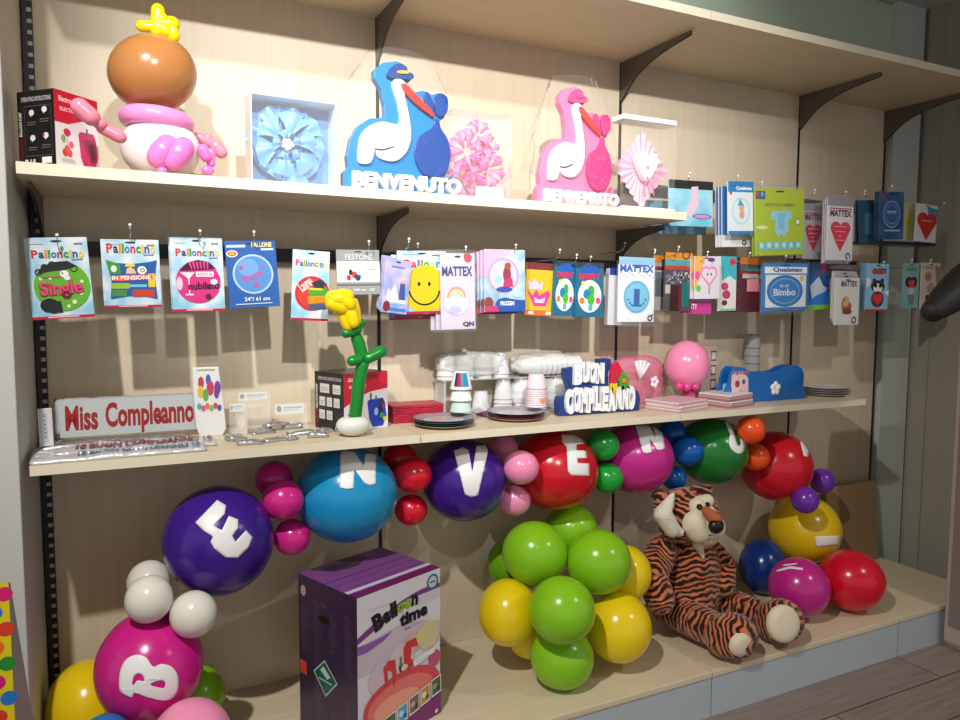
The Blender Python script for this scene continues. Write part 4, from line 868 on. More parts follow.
# --- clear box with pink cushion heart
p0 = at(622, 200, -.35); p1 = at(675, 200, -.35); pt = at(622, 113, -.35); w = p1.x-p0.x; h = pt.z-ZB-.001
root = thing('favour_box', 'clear box with pale pink heart cushion and ruffled paper', 'gift box', (p0.x, -.35, ZB+.001))
bm = BM(); box(bm, 0, w, 0, .07, h-.016, h); part('lid', bm, card((238, 238, 240)), root, label='white lid')
bm = BM(); box(bm, 0, w, 0, .07, 0, .014); part('base_tray', bm, card((236, 236, 238)), root, label='white base')
bm = BM(); box(bm, .001, w-.001, .001, .069, .014, h-.02); part('clear_wall', bm, film('box_film', .14, haze=.04, bump=.05), root)
bm = BM(); cx, cz = w*.5, h*.47; PW2 = mat((240, 188, 210), .6, name='pale_pink_paper')
for k in range(44):
    a0 = 2*PI*k/44; a1 = 2*PI*(k+1)/44
    def rr(a, s_): 
        c_ = abs(math.cos(a))+abs(math.sin(a)); return s_/c_
    y = .045 + (.008 if k % 2 else -.004); y2 = .045 + (-.004 if k % 2 else .008)
    vs = [bm.verts.new(q) for q in ((cx+.03*math.cos(a0), .045, cz+.03*math.sin(a0)), (cx+.03*math.cos(a1), .045, cz+.03*math.sin(a1)), (cx+rr(a1, .13)*math.cos(a1)*.9, y2, cz+rr(a1, .13)*math.sin(a1)*1.05), (cx+rr(a0, .13)*math.cos(a0)*.9, y, cz+rr(a0, .13)*math.sin(a0)*1.05))]
    bm.faces.new(vs)
o = part('ruffled_paper', bm, PW2, root, label='pale pink ruffled diamond paper'); s = o.modifiers.new('t', 'SOLIDIFY'); s.thickness = .001
heart = [(0, -.045), (-.03, -.01), (-.042, .018), (-.036, .036), (-.018, .042), (0, .028), (.018, .042), (.036, .036), (.042, .018), (.03, -.01)]
bm = BM(); prism(bm, [(cx+a*1.15, cz+b*1.15+.005) for a, b in smoothpoly(heart, 4)], .012, .034); part('heart_cushion', bm, mat((250, 232, 238), .5, name='cushion'), root, bevel=.006)
bm = BM(); sphere(bm, (cx, .011, cz+.002), .006, seg=10, rings=8); tube(bm, [(cx, .012, cz-.03), (cx-.015, .008, cz-.07), (cx-.01, .01, cz-.1)], .003, 6); tube(bm, [(cx, .012, cz-.03), (cx+.02, .008, cz-.06), (cx+.03, .01, cz-.095)], .003, 6); part('ribbon', bm, PKR2, root, smooth=True)

# ================================================================== GOODS ON THE MIDDLE SHELF
C0 = ZC+.0006
FOIL = mat((216, 218, 222), .28, .35, name='silver_foil', bump=.7, bscale=45)
pump_box((.801, -.268, C0), .178, .352, .155, .168, 'black and red pump box standing behind the yellow flower balloon', (30, 60, 190), 'b')
# --- banner pack standing: Miss Compleanno
a = at(57, 441, -.12); b = at(193, 427, -.12); tz = at(62, 409, -.12); 
def foil_pack(x0, x1, z0, z1, y, label, name='banner_pack', tilt=0, dz=0, fn=None, t=.012, rz=0, m=None, grp=None, cat='banner pack'):
    r = thing(name, label, cat, (x0, y, z0), (tilt, 0, rz), grp); W, H = x1-x0, z1-z0; bm = BM(); nx, nz = 36, 10
    for side in (0, 1):
        g = []
        for i in range(nx+1):
            col = []
            for j in range(nz+1):
                s_, t_ = i/nx, j/nz; edge = min(1, 8*min(s_, 1-s_))*min(1, 5*min(t_, 1-t_)); q = noise.noise(Vector((s_*9, t_*3, x0*7+side*5)))*.0035
                yy = (t*.5*edge)*(1 if side else -1)+q*edge+(t*.5); e = .004*noise.noise(Vector((s_*14, t_*9, 3+x0))) if edge < .5 else 0
                col.append(bm.verts.new((s_*W, yy, t_*H+(e if j in (0, nz) and j else 0)+.001)))
            g.append(col)
        for i in range(nx):
            for j in range(nz):
                q = (g[i][j], g[i+1][j], g[i+1][j+1], g[i][j+1]); bm.faces.new(q if side == 0 else q[::-1])
    bmesh.ops.remove_doubles(bm, verts=bm.verts, dist=.0003)
    part('foil_sleeve', bm, m or FOIL, r, smooth=True)
    if fn:
        A = Art(W, H, Matrix.Translation((0, -t*.0-.0045, H)), base=.0005); fn(A); A.build('lettering', r)
    return r
def miss(A):
    A.R(.03, .04, .98, .93, (190, 196, 198))
    A.T('Miss', .07, .17, .285, .78, (110, 12, 20), .035).T('Compleanno', .335, .13, .96, .92, (110, 12, 20), .035)
    A.T('Miss', .075, .19, .28, .76, (168, 24, 30), .012).T('Compleanno', .34, .15, .955, .90, (168, 24, 30), .012)
foil_pack(.035, .405, ZC+.012, ZC+.126, -.125, 'silver banner pack with red words Miss Compleanno standing upright', tilt=-.06, fn=miss)
# --- lying foil banners
def lying(cx, cy, z, W, D, ang, label, name, cols=None, words=None, rows=1, seed=0, m=None, grp=None, amp=.006, cat='banner pack'):
    r = thing(name, label, cat, (cx, cy, z), (0, 0, ang), grp); bm = BM(); nx, ny = max(6, int(W/.012)), max(4, int(D/.012))
    def hgt(x, y): return .006+amp*(noise.noise(Vector((x*14, y*22, seed)))+.5*noise.noise(Vector((x*40, y*50, seed+9))))+.002
    G = {}
    for s_ in (0, 1):
        for i in range(nx+1):
            for j in range(ny+1):
                x = (i/nx-.5)*W; y = (j/ny-.5)*D; e = min(1, 6*min(i/nx, 1-i/nx))*min(1, 4*min(j/ny, 1-j/ny))
                wob = .004*noise.noise(Vector((i*.7, j*.7, seed)))
                G[s_, i, j] = bm.verts.new((x+wob, y+wob, max(.0008, hgt(x, y)+.004*e) if s_ else .0003))
        for i in range(nx):
            for j in range(ny):
                q = (G[s_, i, j], G[s_, i+1, j], G[s_, i+1, j+1], G[s_, i, j+1]); bm.faces.new(q if s_ else q[::-1])
    for i in range(nx):
        bm.faces.new((G[0, i, 0], G[0, i+1, 0], G[1, i+1, 0], G[1, i, 0])); bm.faces.new((G[0, i+1, ny], G[0, i, ny], G[1, i, ny], G[1, i+1, ny]))
    for j in range(ny):
        bm.faces.new((G[0, 0, j+1], G[0, 0, j], G[1, 0, j], G[1, 0, j+1])); bm.faces.new((G[0, nx, j], G[0, nx, j+1], G[1, nx, j+1], G[1, nx, j]))
    part('foil_sleeve', bm, m or FOIL, r, smooth=True)
    if words:
        for k, (t, x0, x1, y0, y1, c) in enumerate(words):
            vs, fs, _ = textmesh(t, .05); bm = BM(); A = []
            for a, b in vs:
                x = (x0+(x1-x0)*a-.5)*W; y = (y0+(y1-y0)*b-.5)*D; A.append(bm.verts.new((x, y, hgt(x, y)+.0075)))
            for f in fs: bm.faces.new([A[i] for i in f])
            o = part('lettering', bm, card(c), r); s = o.modifiers.new('t', 'SOLIDIFY'); s.thickness = .0004
    return r
lying(.215, -.255, C0, .44, .11, -.02, 'flat silver banner pack with dark red words on top of the pile', 'banner_pack', words=[('18 BUON COMPLEANNO 18', .22, .98, .25, .75, (130, 40, 60))], seed=3)
lying(.2, -.345, C0, .40, .075, .02, 'flat silver banner pack with blue words at the shelf front', 'banner_pack', words=[('18 BUON COMPLEANNO 18', .25, .97, .25, .8, (70, 110, 140))], seed=8)
lying(.19, -.185, C0, .38, .055, 0, 'flat silver banner pack wedged behind the lying ones', 'banner_pack', words=[('AUGURI AUGURI AUGURI', .1, .95, .2, .8, (120, 120, 150))], seed=12)
# white tag pack at left
r, A = pack((37, 409), (51.5, 408), (37.5, 447), -.20, 'narrow white tag pack standing at the left end beside the silver banner', (212, 212, 214), name='tag_pack', cat='tag pack', group='white tag packs', slot=False)
A.R(.35, .12, .65, .9, (190, 192, 205))
for k in range(6): A.E(.48, .2+.11*k, .07, .02, (110, 110, 130))
A.build('artwork', r)
for k in range(3):
    lying(.022, -.36+.05*k, C0+.0, .034, .042, 0, 'small clear pouch at the left shelf corner', 'small_pouch', m=mat((206, 206, 208), .25, .3, bump=.6, name='milky_film'), grp='small pouches at the left corner', seed=k, cat='pouch')
# --- gift bag pack (conical, with balloon print)
g0 = at(210, 432, -.15)
root = thing('cone_bag', 'clear cone bag with white card and colourful balloon print', 'gift bag', (g0.x, -.15, C0)); h = at(207, 367, -.15).z-C0
bm = BM(); pol = [(-.028, 0), (.034, 0), (.045, .02), (.042, .06), (.027, h), (-.045, h), (-.042, h*.5), (-.038, .03)]
prism(bm, pol, -.006, .006); part('card', bm, card((228, 230, 232)), root, bevel=.002)
A = Art(.1, h, Matrix.Translation((-.052, -.0062, h)))
A.R(.2, .03, .7, .05, (150, 170, 90))
for x, y, q, c in ((.3, .22, .08, (190, 40, 60)), (.5, .18, .07, (40, 90, 180)), (.55, .3, .1, (200, 40, 90)), (.28, .35, .08, (220, 190, 40)), (.42, .4, .08, (90, 170, 60)), (.75, .3, .09, (110, 50, 150)), (.72, .38, .07, (110, 50, 150))): A.E(x, y, q, q*1.1, c)
for k, c in enumerate([(60, 170, 170), (220, 80, 120), (230, 110, 60), (120, 180, 70), (200, 60, 100), (90, 70, 160)]): A.E(.24+.11*k, .56+.03*(k % 2), .06, .045, c)
A.build('balloon_print', root)
bm = BM(); prism(bm, [(a*1.12, max(0, b*1.06)) for a, b in pol], -.014, .014); part('clear_bag', bm, film('clear_bag_film', .035, haze=.03, bump=.9, bscale=34), root)
# --- small clear bags with header cards
for (u0, v0, u1, v1, Y, lb) in ((238, 393, 267, 401, -.1, 'clear bag with white header card, upper left one beside the cone bag'), (275, 404.5, 304, 415, -.1, 'clear bag with white header card, standing before the pump box'), (230, 404, 243, 412, -.14, 'small clear bag with tiny header right of the cone bag')):
    a = at(u0, v0, Y); b = at(u1, v0, Y); c = at(u0, v1, Y)
    root = thing('header_bag', lb, 'bag', (a.x, Y, C0)); W = b.x-a.x; H = a.z-C0
    bm = BM(); box(bm, 0, W, -.0015, .0015, H-(a.z-c.z), H); part('header_card', bm, card((228, 230, 230)), root)
    A = Art(W, a.z-c.z, Matrix.Translation((0, -.0016, H))); A.E(.13, .45, .08, .3, (150, 140, 110)).R(.28, .3, .92, .42, (150, 170, 205)).R(.3, .55, .8, .62, (180, 190, 210)); A.build('header_print', root)
    bm = BM()
    box(bm, -.004, W+.01, -.012, .012, 0, H-.002); part('clear_bag', bm, film('clear_bag_film2', .08, haze=.16, bump=1.4, bscale=30), root)
# --- silver sachets
rnd = random.Random(11); k = 0
SB = ['leftmost, near the lying banners', 'second from the left', 'with orange sticker, on the pile', 'in the middle of the pile', 'lying across the middle', 'right of the middle', 'near the flower balloon', 'rightmost, by the pump box', 'at the back below the header bags', 'small one at the front']
for (u, v, W, D, ang, dz) in ((236, 440, .05, .04, .3, 0), (250, 444, .07, .035, -.1, 0), (276, 430, .075, .035, .35, .012), (262, 433, .07, .045, .2, 0), (275, 441, .07, .03, .3, 0), (300, 434, .08, .04, -.15, 0), (318, 437, .06, .03, -.2, 0), (326, 432, .05, .035, .25, 0), (292, 428, .06, .04, 0, 0), (292, 440, .03, .02, .5, 0)):
    P = atz(u, v, ZC); P.y = max(min(P.y, -.03), -.36)
    rr_ = lying(P.x, P.y, C0+dz, W, D, ang, 'crumpled silver foil sachet, ' + SB[k], 'foil_sachet', m=mat((190, 192, 196), .25, .7, name='sachet_foil', bump=.8, bscale=60), seed=20+k, grp='crumpled silver sachets', amp=.014, cat='sachet')
    if k == 2:
        bm = BM(); box(bm, -.012, .012, -.009, .009, .0145, .0152); part('orange_sticker', bm, card((232, 100, 30)), rr_)
    k += 1
# --- flower balloon
YF = -.325; K = depth(at(353, 400, YF))/FPX
def F(u, v, d=0): return at(u, v, YF+d)
fb = F(353, 424.5); root = thing('balloon_flower', 'twisted balloon flower with yellow bloom, green stem and white foot', 'balloon flower', (fb.x, YF, C0))
bm = BM(); sphere(bm, Vector((fb.x, YF, ZC+.0328)), (17*K, 15*K, .032), seg=32, rings=20, f=lambda q: 1-.28*max(0, q.z)**8); part('foot', bm, latex((226, 228, 222)), root, world=True, smooth=True, label='milky white foot balloon')
GR = latex((14, 128, 44))
bm = BM(); pts = spline([F(355, 417), F(357, 400), F(359, 382), F(363, 362)], 6); tube(bm, pts, 6.4*K, 14); pts = spline([F(362, 357), F(359, 345), F(354, 330)], 6); tube(bm, pts, [6.4*K]*(len(pts)-4)+[6*K, 5.4*K, 4.8*K, 4*K], 14); part('stem', bm, GR, root, world=True, smooth=True)
bm = BM(); capsule(bm, F(368, 358, -.01), F(381, 351.5, -.01), 5.8*K, 6.2*K); part('leaf', bm, GR, root, world=True, smooth=True)
bm = BM(); capsule(bm, F(352, 361, -.01), F(359, 359, -.01), 5.2*K); part('leaf', bm, GR, root, world=True, smooth=True)
bm = BM(); capsule(bm, F(346, 333, -.012), F(357, 330, -.012), 5*K); capsule(bm, F(357, 327, .0), F(361, 323, .0), 4.6*K); part('calyx', bm, GR, root, world=True, smooth=True)
YL = latex((236, 208, 14)); bm = BM()
for a, b, q, d in (((340, 306), (348, 325), 6, -.02), ((347, 304), (353, 322), 6.5, -.03), ((353, 303), (356, 320), 5.5, -.01), ((345, 300), (351, 318), 6, .02)): capsule(bm, F(*a, d), F(*b, d), q*K, bulge=.1)
part('petals', bm, YL, root, world=True, smooth=True)
bm = BM()
for a, b, q, d in (((333, 303), (342, 307), 8, -.03), ((336, 298), (346, 297), 8, -.035), ((344, 299), (349, 304), 7, -.04), ((334, 299), (338, 302), 9, -.02)): capsule(bm, F(*a, d), F(*b, d), q*K, bulge=.05)
part('bloom_centre', bm, YL, root, world=True, smooth=True)
# --- red sequin box
P = atz(392, 420, ZC)
root = thing('red_box', 'low red glittery box right of the pump box', 'box', (.99, -.17, C0), (0, 0, -.05))
bm = BM(); box(bm, 0, .175, 0, .1, 0, .048); part('carton', bm, mat((176, 24, 56), .35, .2, bump=1, bscale=160, name='red_glitter'), root, bevel=.002)
bm = BM(); box(bm, -.002, .177, -.002, .102, .0485, .058); part('lid', bm, mat((190, 34, 66), .3, .2, bump=1, bscale=160, name='red_glitter_lid'), root, bevel=.002)
# --- paper plates
def plates(u, v, n_, r0, label, Y, cols, dz=.004, nm='paper_plate', grp='g'):
    P = at(u, v, Y); P.y = Y
    for k in range(n_):
        root_ = thing(nm, label[k] if isinstance(label, list) else label, 'plate', (P.x, P.y+(.001*k), C0+k*dz), group=grp)
        bm = BM(); prof = [(0, .001), (r0*.7, .001), (r0*.8, .006), (r0*.97, .010), (r0, .0105), (r0*.97, .0088), (r0*.8, .0042), (r0*.7, 0), (0, 0)]
        lathe(bm, prof[::-1], seg=48); part('plate', bm, mat(cols[k % len(cols)], .3, name='plate_paper'), root_, smooth=True)
        if k == n_-1:
            bm = BM(); lathe(bm, [(0, .0018), (r0*.66, .0018)], seg=40)
            me_ = part('printed_centre', bm, cloud('plate_print', cols[0], (200, 200, 210), 20), root_, smooth=True)
plates(444, 418, 4, .098, ['lowest paper plate of the left pile', 'second paper plate of the left pile', 'third paper plate of the left pile', 'topmost grey printed plate of the left pile'], -.27, [(196, 170, 150), (60, 60, 66), (60, 150, 170), (150, 150, 154)], .006, grp='left plate pile')
plates(516, 411, 4, .1, ['lowest paper plate of the right pile', 'second paper plate of the right pile', 'third paper plate of the right pile', 'topmost lilac grey plate of the right pile'], -.24, [(190, 184, 172), (190, 40, 70), (50, 48, 60), (166, 158, 172)], .006, grp='right plate pile')
# grey silver plates at right
plates(825, 393, 4, .105, ['lowest silver grey plate at the right end', 'second silver grey plate at the right end', 'third silver grey plate at the right end', 'topmost silver grey plate at the right end'], -.22, [(196, 194, 190)], .0095, grp='silver grey plates at the right end')
# --- paper cup stacks
def cupstack(u, vb, vt, Y, n_, r0, r1, label, cols, grp, zb=0, dz=None, body=None):
    P = at(u, vb, Y); H = at(u, vt, Y).z-(C0+zb)
    hc = .06; dz = (H-hc)/max(1, n_-1)
    for k in range(n_):
        # stacked upside down: mouth down
        root_ = thing('paper_cup', label(k) if callable(label) else label, 'cup', (P.x, Y, C0+zb+k*dz), group=grp)
        bm = BM(); lathe(bm, [(r0*.93, .0), (r0, .001), (r0*1.0, .004), (r0*.96, .005), (r1, hc), (0, hc), (0, hc-.0015), (r1*.96, hc-.0015), (r0*.93, .0)], seg=28)
        part('cup_body', bm, mat(cols(k), .35, name='cup_paper'), root_, smooth=True)
        if body: body(root_, k, r0, r1, hc)
    return P
def print_blue(root_, k, r0, r1, hc):
    if k < 2: return
    for j, (a0, a1, c, m_) in enumerate(((-2.6, -1.9, (150, 30, 60), 'a'), (-1.9, -1.2, (20, 140, 190), 'b'), (-2.7, -2.45, (30, 40, 110), 'c'))):
        bm = BM(); q = []
        for i in range(7):
            a = a0+(a1-a0)*i/6; q.append((bm.verts.new((math.cos(a)*(r0*.93+.0012), math.sin(a)*(r0*.93+.0012), .012)), bm.verts.new((math.cos(a)*(r1+.001), math.sin(a)*(r1+.001), hc*.93))))
        for i in range(6): bm.faces.new((q[i][0], q[i+1][0], q[i+1][1], q[i][1]))
        o = part('print', bm, card(c), root_)
plz = .026
cupstack(461, 412, 371, -.235, 3, .037, .024, lambda k: ['lowest pale green cup of the left stack', 'middle white cup of the left stack', 'top blue and red printed cup of the left stack'][k], lambda k: [(190, 216, 208), (230, 232, 232), (228, 230, 230)][k], 'cups of the left stack', zb=plz+.01, body=print_blue)
def dot(root_, k, r0, r1, hc):
    if k == 1:
        bm = BM(); q = []; 
        M = Matrix.Rotation(PI/2, 4, 'X'); lathe(bm, [(0, .0), (.011, .0)], Matrix.Translation((.004, -r0*.985, .02)) @ Matrix.Rotation(-.25, 4, 'X') @ M, 20); part('orange_dot', bm, card((240, 130, 30)), root_)
    bm = BM(); lathe(bm, [(r0*.985, .009), (r0*.975, .0125)], seg=28); part('pink_band', bm, card((220, 150, 175)), root_, smooth=True)
cupstack(536, 408, 374, -.235, 8, .037, .026, 'pale pink printed cup of the right stack', lambda k: (232, 214, 222), 'pale pink cups of the right stack', zb=plz+.01, body=dot)
# --- purple folded napkins behind the cups
lying(1.37, -.14, C0, .10, .06, .1, 'dark purple folded serviette pack behind the cup stacks', 'serviette_pack', m=mat((96, 64, 84), .4, name='purple_paper'), seed=40, amp=.01, cat='serviette pack')
# --- bags of clear plastic cups
CUP = mat((240, 242, 244), .2, name='clear_plastic', spec=.8, alpha=.6)
def cupmesh(r0=.034, r1=.024, hc=.075):
    bm = BM(); lathe(bm, [(0, 0), (r1, 0), (r1+.001, .002), (r0, hc), (r0+.002, hc+.001), (r0+.0015, hc-.001), (r0-.001, hc-.001), (r1-.001, .003), (0, .002)], seg=20); return bm
cm = None
def clearcup(x, y, z, rot, label, grp):
    global cm
    if cm is None:
        o = part('plastic_cup', cupmesh(), CUP, None, smooth=True); cm = o.data
    else:
        o = bpy.data.objects.new('plastic_cup', cm); C.objects.link(o)
    o.location = (x, y, z); o.rotation_euler = rot
    tag(o, label, 'cup', grp); return o
rnd = random.Random(2)
for row in range(3):   # lower bags, cups mouth down in stacks
    pass
for i in range(5):
    for k in range(4):
        clearcup(1.445+.074*i, -.075, C0+.0775+.0155*k, (PI, 0, 0), 'clear cup in the upright stacks left of the blue lettered sign', 'clear cups in upright stacks')
for i in range(2):
    clearcup(1.29+.074*i, -.055, C0+.0775, (PI, 0, 0), 'single clear cup standing upside down behind the purple serviettes', 'single clear cups')
# upper bags, cups lying on their side on a clear tray
tray_z = C0+.126
root = thing('clear_tray', 'long clear plastic tray carrying the lying cups', 'tray', (1.19, -.07, C0))
bm = BM(); box(bm, 0, .53, -.045, .045, .124, .1265); part('tray_top', bm, mat((222, 226, 226), .15, alpha=.5, name='clear_tray_plastic'), root)
for j, x in enumerate((0.01, .52)):
    bm = BM(); box(bm, x-.004, x+.004, -.04, .04, 0, .124); part('tray_foot', bm, mat((222, 226, 226), .15, alpha=.5, name='clear_tray_plastic'), root)
for i in range(4):
    clearcup(1.222+.071*i, -.07, tray_z+.0765, (PI, 0, 0), 'clear cup standing mouth down in the row on the tray', 'clear cups on the tray')
    clearcup(1.222+.071*i, -.07, tray_z+.0895, (PI, 0, 0), 'clear cup standing mouth down in the row on the tray', 'clear cups on the tray')
for j in range(2):
    for k in range(9): clearcup(1.50+.022*k, -.095+.05*j*.0, tray_z+.0375+.0*j, (0, PI/2, 0), 'clear cup lying in the horizontal stack on the right of the tray', 'clear cups lying on the tray') if j == 0 else None
FB = film('cup_bag_film', .07, haze=.42, bump=1.5, bscale=24)
def blob(x0, x1, y0, y1, z0, z1, label, m=FB, name='plastic_bag', seed=0, amp=.012, cat='bag', grp=None):
    r = thing(name, label, cat, ((x0+x1)/2, (y0+y1)/2, z0), group=grp); bm = BM(); c = Vector((0, 0, (z1-z0)/2)); rx, ry, rz = (x1-x0)/2, (y1-y0)/2, (z1-z0)/2
    sphere(bm, c, 1, seg=44, rings=26)
    for v in bm.verts:
        q = (v.co-c); e = 3.2; s_ = (abs(q.x)**e+abs(q.y)**e+abs(q.z)**e)**(-1/e); q = q*s_
        nn = noise.noise(q*3+Vector((seed, 0, 0)))+.6*noise.noise(q*9+Vector((seed, 3, 0)))
        v.co = c+Vector((q.x*(rx-amp+amp*nn), q.y*(ry-amp+amp*nn), q.z*(rz-amp*.5)+amp*.4*nn*(1 if q.z > 0 else 0)))
    part('crumpled_film', bm, m, r, smooth=True); return r
blob(1.455, 1.80, -.13, -.015, C0, C0+.122, 'crumpled clear bag around the upright cup stacks', seed=1)
blob(1.175, 1.46, -.125, -.01, tray_z+.001, tray_z+.1, 'crumpled clear bag around the left cups on the tray', seed=4)
blob(1.47, 1.75, -.125, -.01, tray_z+.001, tray_z+.088, 'crumpled clear bag around the right cups on the tray', seed=7)
# --- BUON COMPLEANNO foam sign
YB = -.262; root = thing('foam_sign', 'blue foam sign with white letters Buon Compleanno and small figures', 'sign', (at(562, 400, YB).x, YB, C0)); x0 = root.location.x
def bp(pts): return [(a-x0, max(0, b-C0)) for a, b in ppoly(pts, YB, 5.647, 550, 345)]
NVY = mat((18, 54, 128), .35, coat=.2, bump=.3, name='navy_foam')
sh = [(52, 402), (48, 320), (60, 292), (100, 285), (118, 280), (108, 230), (92, 190), (90, 135), (150, 125), (165, 140), (215, 165), (250, 155), (285, 130), (280, 80), (345, 78), (348, 110), (330, 160), (330, 275), (470, 250), (500, 262), (512, 300), (505, 372), (300, 398), (140, 412)]
L0 = bp(sh); L0[0] = (L0[0][0], 0); L0[-1] = (L0[-1][0], 0); L0[-2] = (L0[-2][0], 0); L0[-3] = (L0[-3][0], 0)
bm = BM(); prism(bm, L0, 0, .035); part('backing_shape', bm, NVY, root, bevel=.003)
q0 = at(550+108/5.647, 0, YB).x-x0; q1 = at(550+512/5.647, 0, YB).x-x0; wW = q1-q0
b0 = at(550+158/5.647, 0, YB).x-x0; b1 = at(550+328/5.647, 0, YB).x-x0
for t_, a0, a1, z0, z1 in (('COMPLEANNO', q0+.002, q1, .010, .098), ('BUON', b0, b1, .112, .186)):
    n_ = len(t_); bm = BM()
    for k, ch in enumerate(t_):
        w_ = (a1-a0)/n_; zz = .003*((k*5) % 3-1)
        text3d(bm, ch, a0+w_*(k-.06), a0+w_*(k+1.06), z0+zz, z1+zz, -.016+.0006*(k % 2), -.0008, .075)
    part('lettering', bm, mat((240, 242, 246), .35, name='white_foam_letters'), root, label='chunky white letters ' + t_, bevel=.002)
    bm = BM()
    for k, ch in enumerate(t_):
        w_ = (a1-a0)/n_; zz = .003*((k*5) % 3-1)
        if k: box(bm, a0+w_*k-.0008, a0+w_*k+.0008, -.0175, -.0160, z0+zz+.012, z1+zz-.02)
    part('letter_gap_lines', bm, mat((70, 90, 140), .4, name='letter_gap_print'), root)  # thin blue-grey lines set between neighbouring letters
for nm, pts, c in (('figure_body', [(330, 165), (340, 110), (370, 95), (388, 120), (392, 170), (370, 185), (368, 215), (330, 215)], (206, 30, 70)), ('figure_legs', [(330, 215), (368, 212), (365, 245), (355, 290), (345, 290), (330, 250)], (236, 200, 30)), ('figure_star', [(385, 170), (400, 135), (412, 160), (425, 180), (438, 190), (428, 215), (440, 250), (415, 240), (390, 262), (382, 230), (372, 195)], (70, 160, 50)), ('figure_face', [(392, 190), (410, 185), (418, 205), (402, 215), (390, 208)], (226, 130, 40))):
    bm = BM(); prism(bm, bp(pts), -.016 if nm != 'figure_face' else -.020, -.0006 if nm != 'figure_face' else -.0162); part(nm, bm, mat(c, .4, name='painted_foam'), root, bevel=.002)
# --- pink cellophane bag
PKF = film('pink_film', .06, tint=(246, 120, 170), haze=.34, bump=.8, bscale=12)
r = blob(1.86, 2.12, -.20, -.10, C0, C0+.20, 'crumpled pink cellophane gift bag behind the lettered sign', PKF, 'cellophane_bag', seed=9, amp=.014)
bm = BM(); q = (r.location)
for k in range(4):
    a = 1.0+.28*k; P = Vector((at(640, 375, -.215).x, -.212, at(640, 380, -.215).z)); tube(bm, [P, P+Vector((.075*math.cos(a), -.004, .075*math.sin(a)))], [.002, .008], 8)
part('white_fan_print', bm, card((246, 232, 238)), r, world=True, smooth=True)
bm = BM()
for k in range(5):
    a = 2*PI*k/5; P = Vector((at(655, 382, -.215).x, -.213, at(655, 382, -.215).z)); sphere(bm, P+Vector((.012*math.cos(a), 0, .014*math.sin(a))), (.009, .003, .009), seg=10, rings=8)
part('white_flower_print', bm, card((246, 232, 238)), r, world=True, smooth=True)
blob(1.80, 1.90, -.19, -.09, C0+.0, C0+.205, 'pale crumpled film end of the bag behind the little figures', film('pale_pink_film', .12, tint=(245, 190, 205), haze=.2, bump=1.5, bscale=24), 'film_wrap', seed=15, amp=.02)
# --- pink balloon on small ones
b_ = balloon(687, 364.5, 22.5, 24, -.16, (246, 150, 190), 'pale pink balloon standing on little pink balls on the middle shelf', None)
K2 = depth(at(688, 390, -.17))/FPX
for k, (u, v) in enumerate(((679, 386), (687, 387), (695, 386.5))):
    P = at(u, v, -.205); root = thing('small_ball', ['leftmost', 'middle', 'rightmost'][k] + ' little pink ball under the pink balloon', 'balloon', P, group='little pink balls')
    bm = BM(); sphere(bm, (0, 0, 0), 4.3*K2, seg=18, rings=12); part('ball_body', bm, latex((226, 70, 150)), root, smooth=True)
root = thing('ring_base', 'pink ring base under the pale pink balloon', 'base', (at(688, 392, -.165).x, -.165, C0))
bm = BM(); lathe(bm, [(0, 0), (.055, 0), (.058, .006), (.03, .012), (.026, .05), (0, .05)], seg=32); part('ring_stand', bm, latex((232, 110, 165)), root, smooth=True)
# --- pink white carton behind
P = at(700, 392, -.06); root = thing('striped_carton', 'pale pink carton with grey printed squares behind the pink balloon', 'box', (P.x+.0, -.06, C0)); hh = at(700, 346, -.06).z-C0
bm = BM(); box(bm, 0, .09, 0, .05, 0, hh); part('carton', bm, card((214, 184, 180)), root)
A = Art(.09, hh, Matrix.Translation((0, 0, hh)))
for y in (.1, .38, .66): A.R(.62, y, .95, y+.2, (90, 84, 86)).R(.66, y+.03, .91, y+.17, (222, 208, 204))
A.build('carton_print', root)
# --- napkin packs
for n0, (u, v, W, D, cnt, gname, cA, ang) in enumerate(((688, 411, .19, .15, 3, 'left pale pink napkin pack pile', (226, 200, 206), .25), (737, 407, .16, .14, 4, 'right pink napkin pack pile', (206, 150, 160), .2))):
    P = atz(u, v, ZC); cx = P.x; cy = -.285
    for k in range(cnt):
        root = thing('napkin_pack', ['lowest', 'second', 'third', 'topmost'][min(k, 3) if k < cnt-1 else 3] + ' pack of the ' + gname, 'napkin pack', (cx+.004*(k % 2), cy+.002*k, C0+k*.0125), (0, 0, ang+.05*(k % 2)), group=gname)
        bm = BM(); box(bm, -W/2, W/2, -D/2, D/2, 0, .0115); part('napkins', bm, card(cA if k % 2 == 0 else (232, 226, 226)), root, bevel=.003)
        bm = BM(); box(bm, -W/2-.0004, W/2+.0004, -D/2-.0004, D/2+.0004, .004, .0062); part('fold_line', bm, card((130, 60, 76) if n0 else (206, 140, 150)), root)
# --- silver cup stack at the back
cupstack(752, 368, 334, -.07, 7, .035, .027, 'silver grey paper cup of the stack at the back wall', lambda k: (150, 150, 150), 'silver grey cups', zb=0)
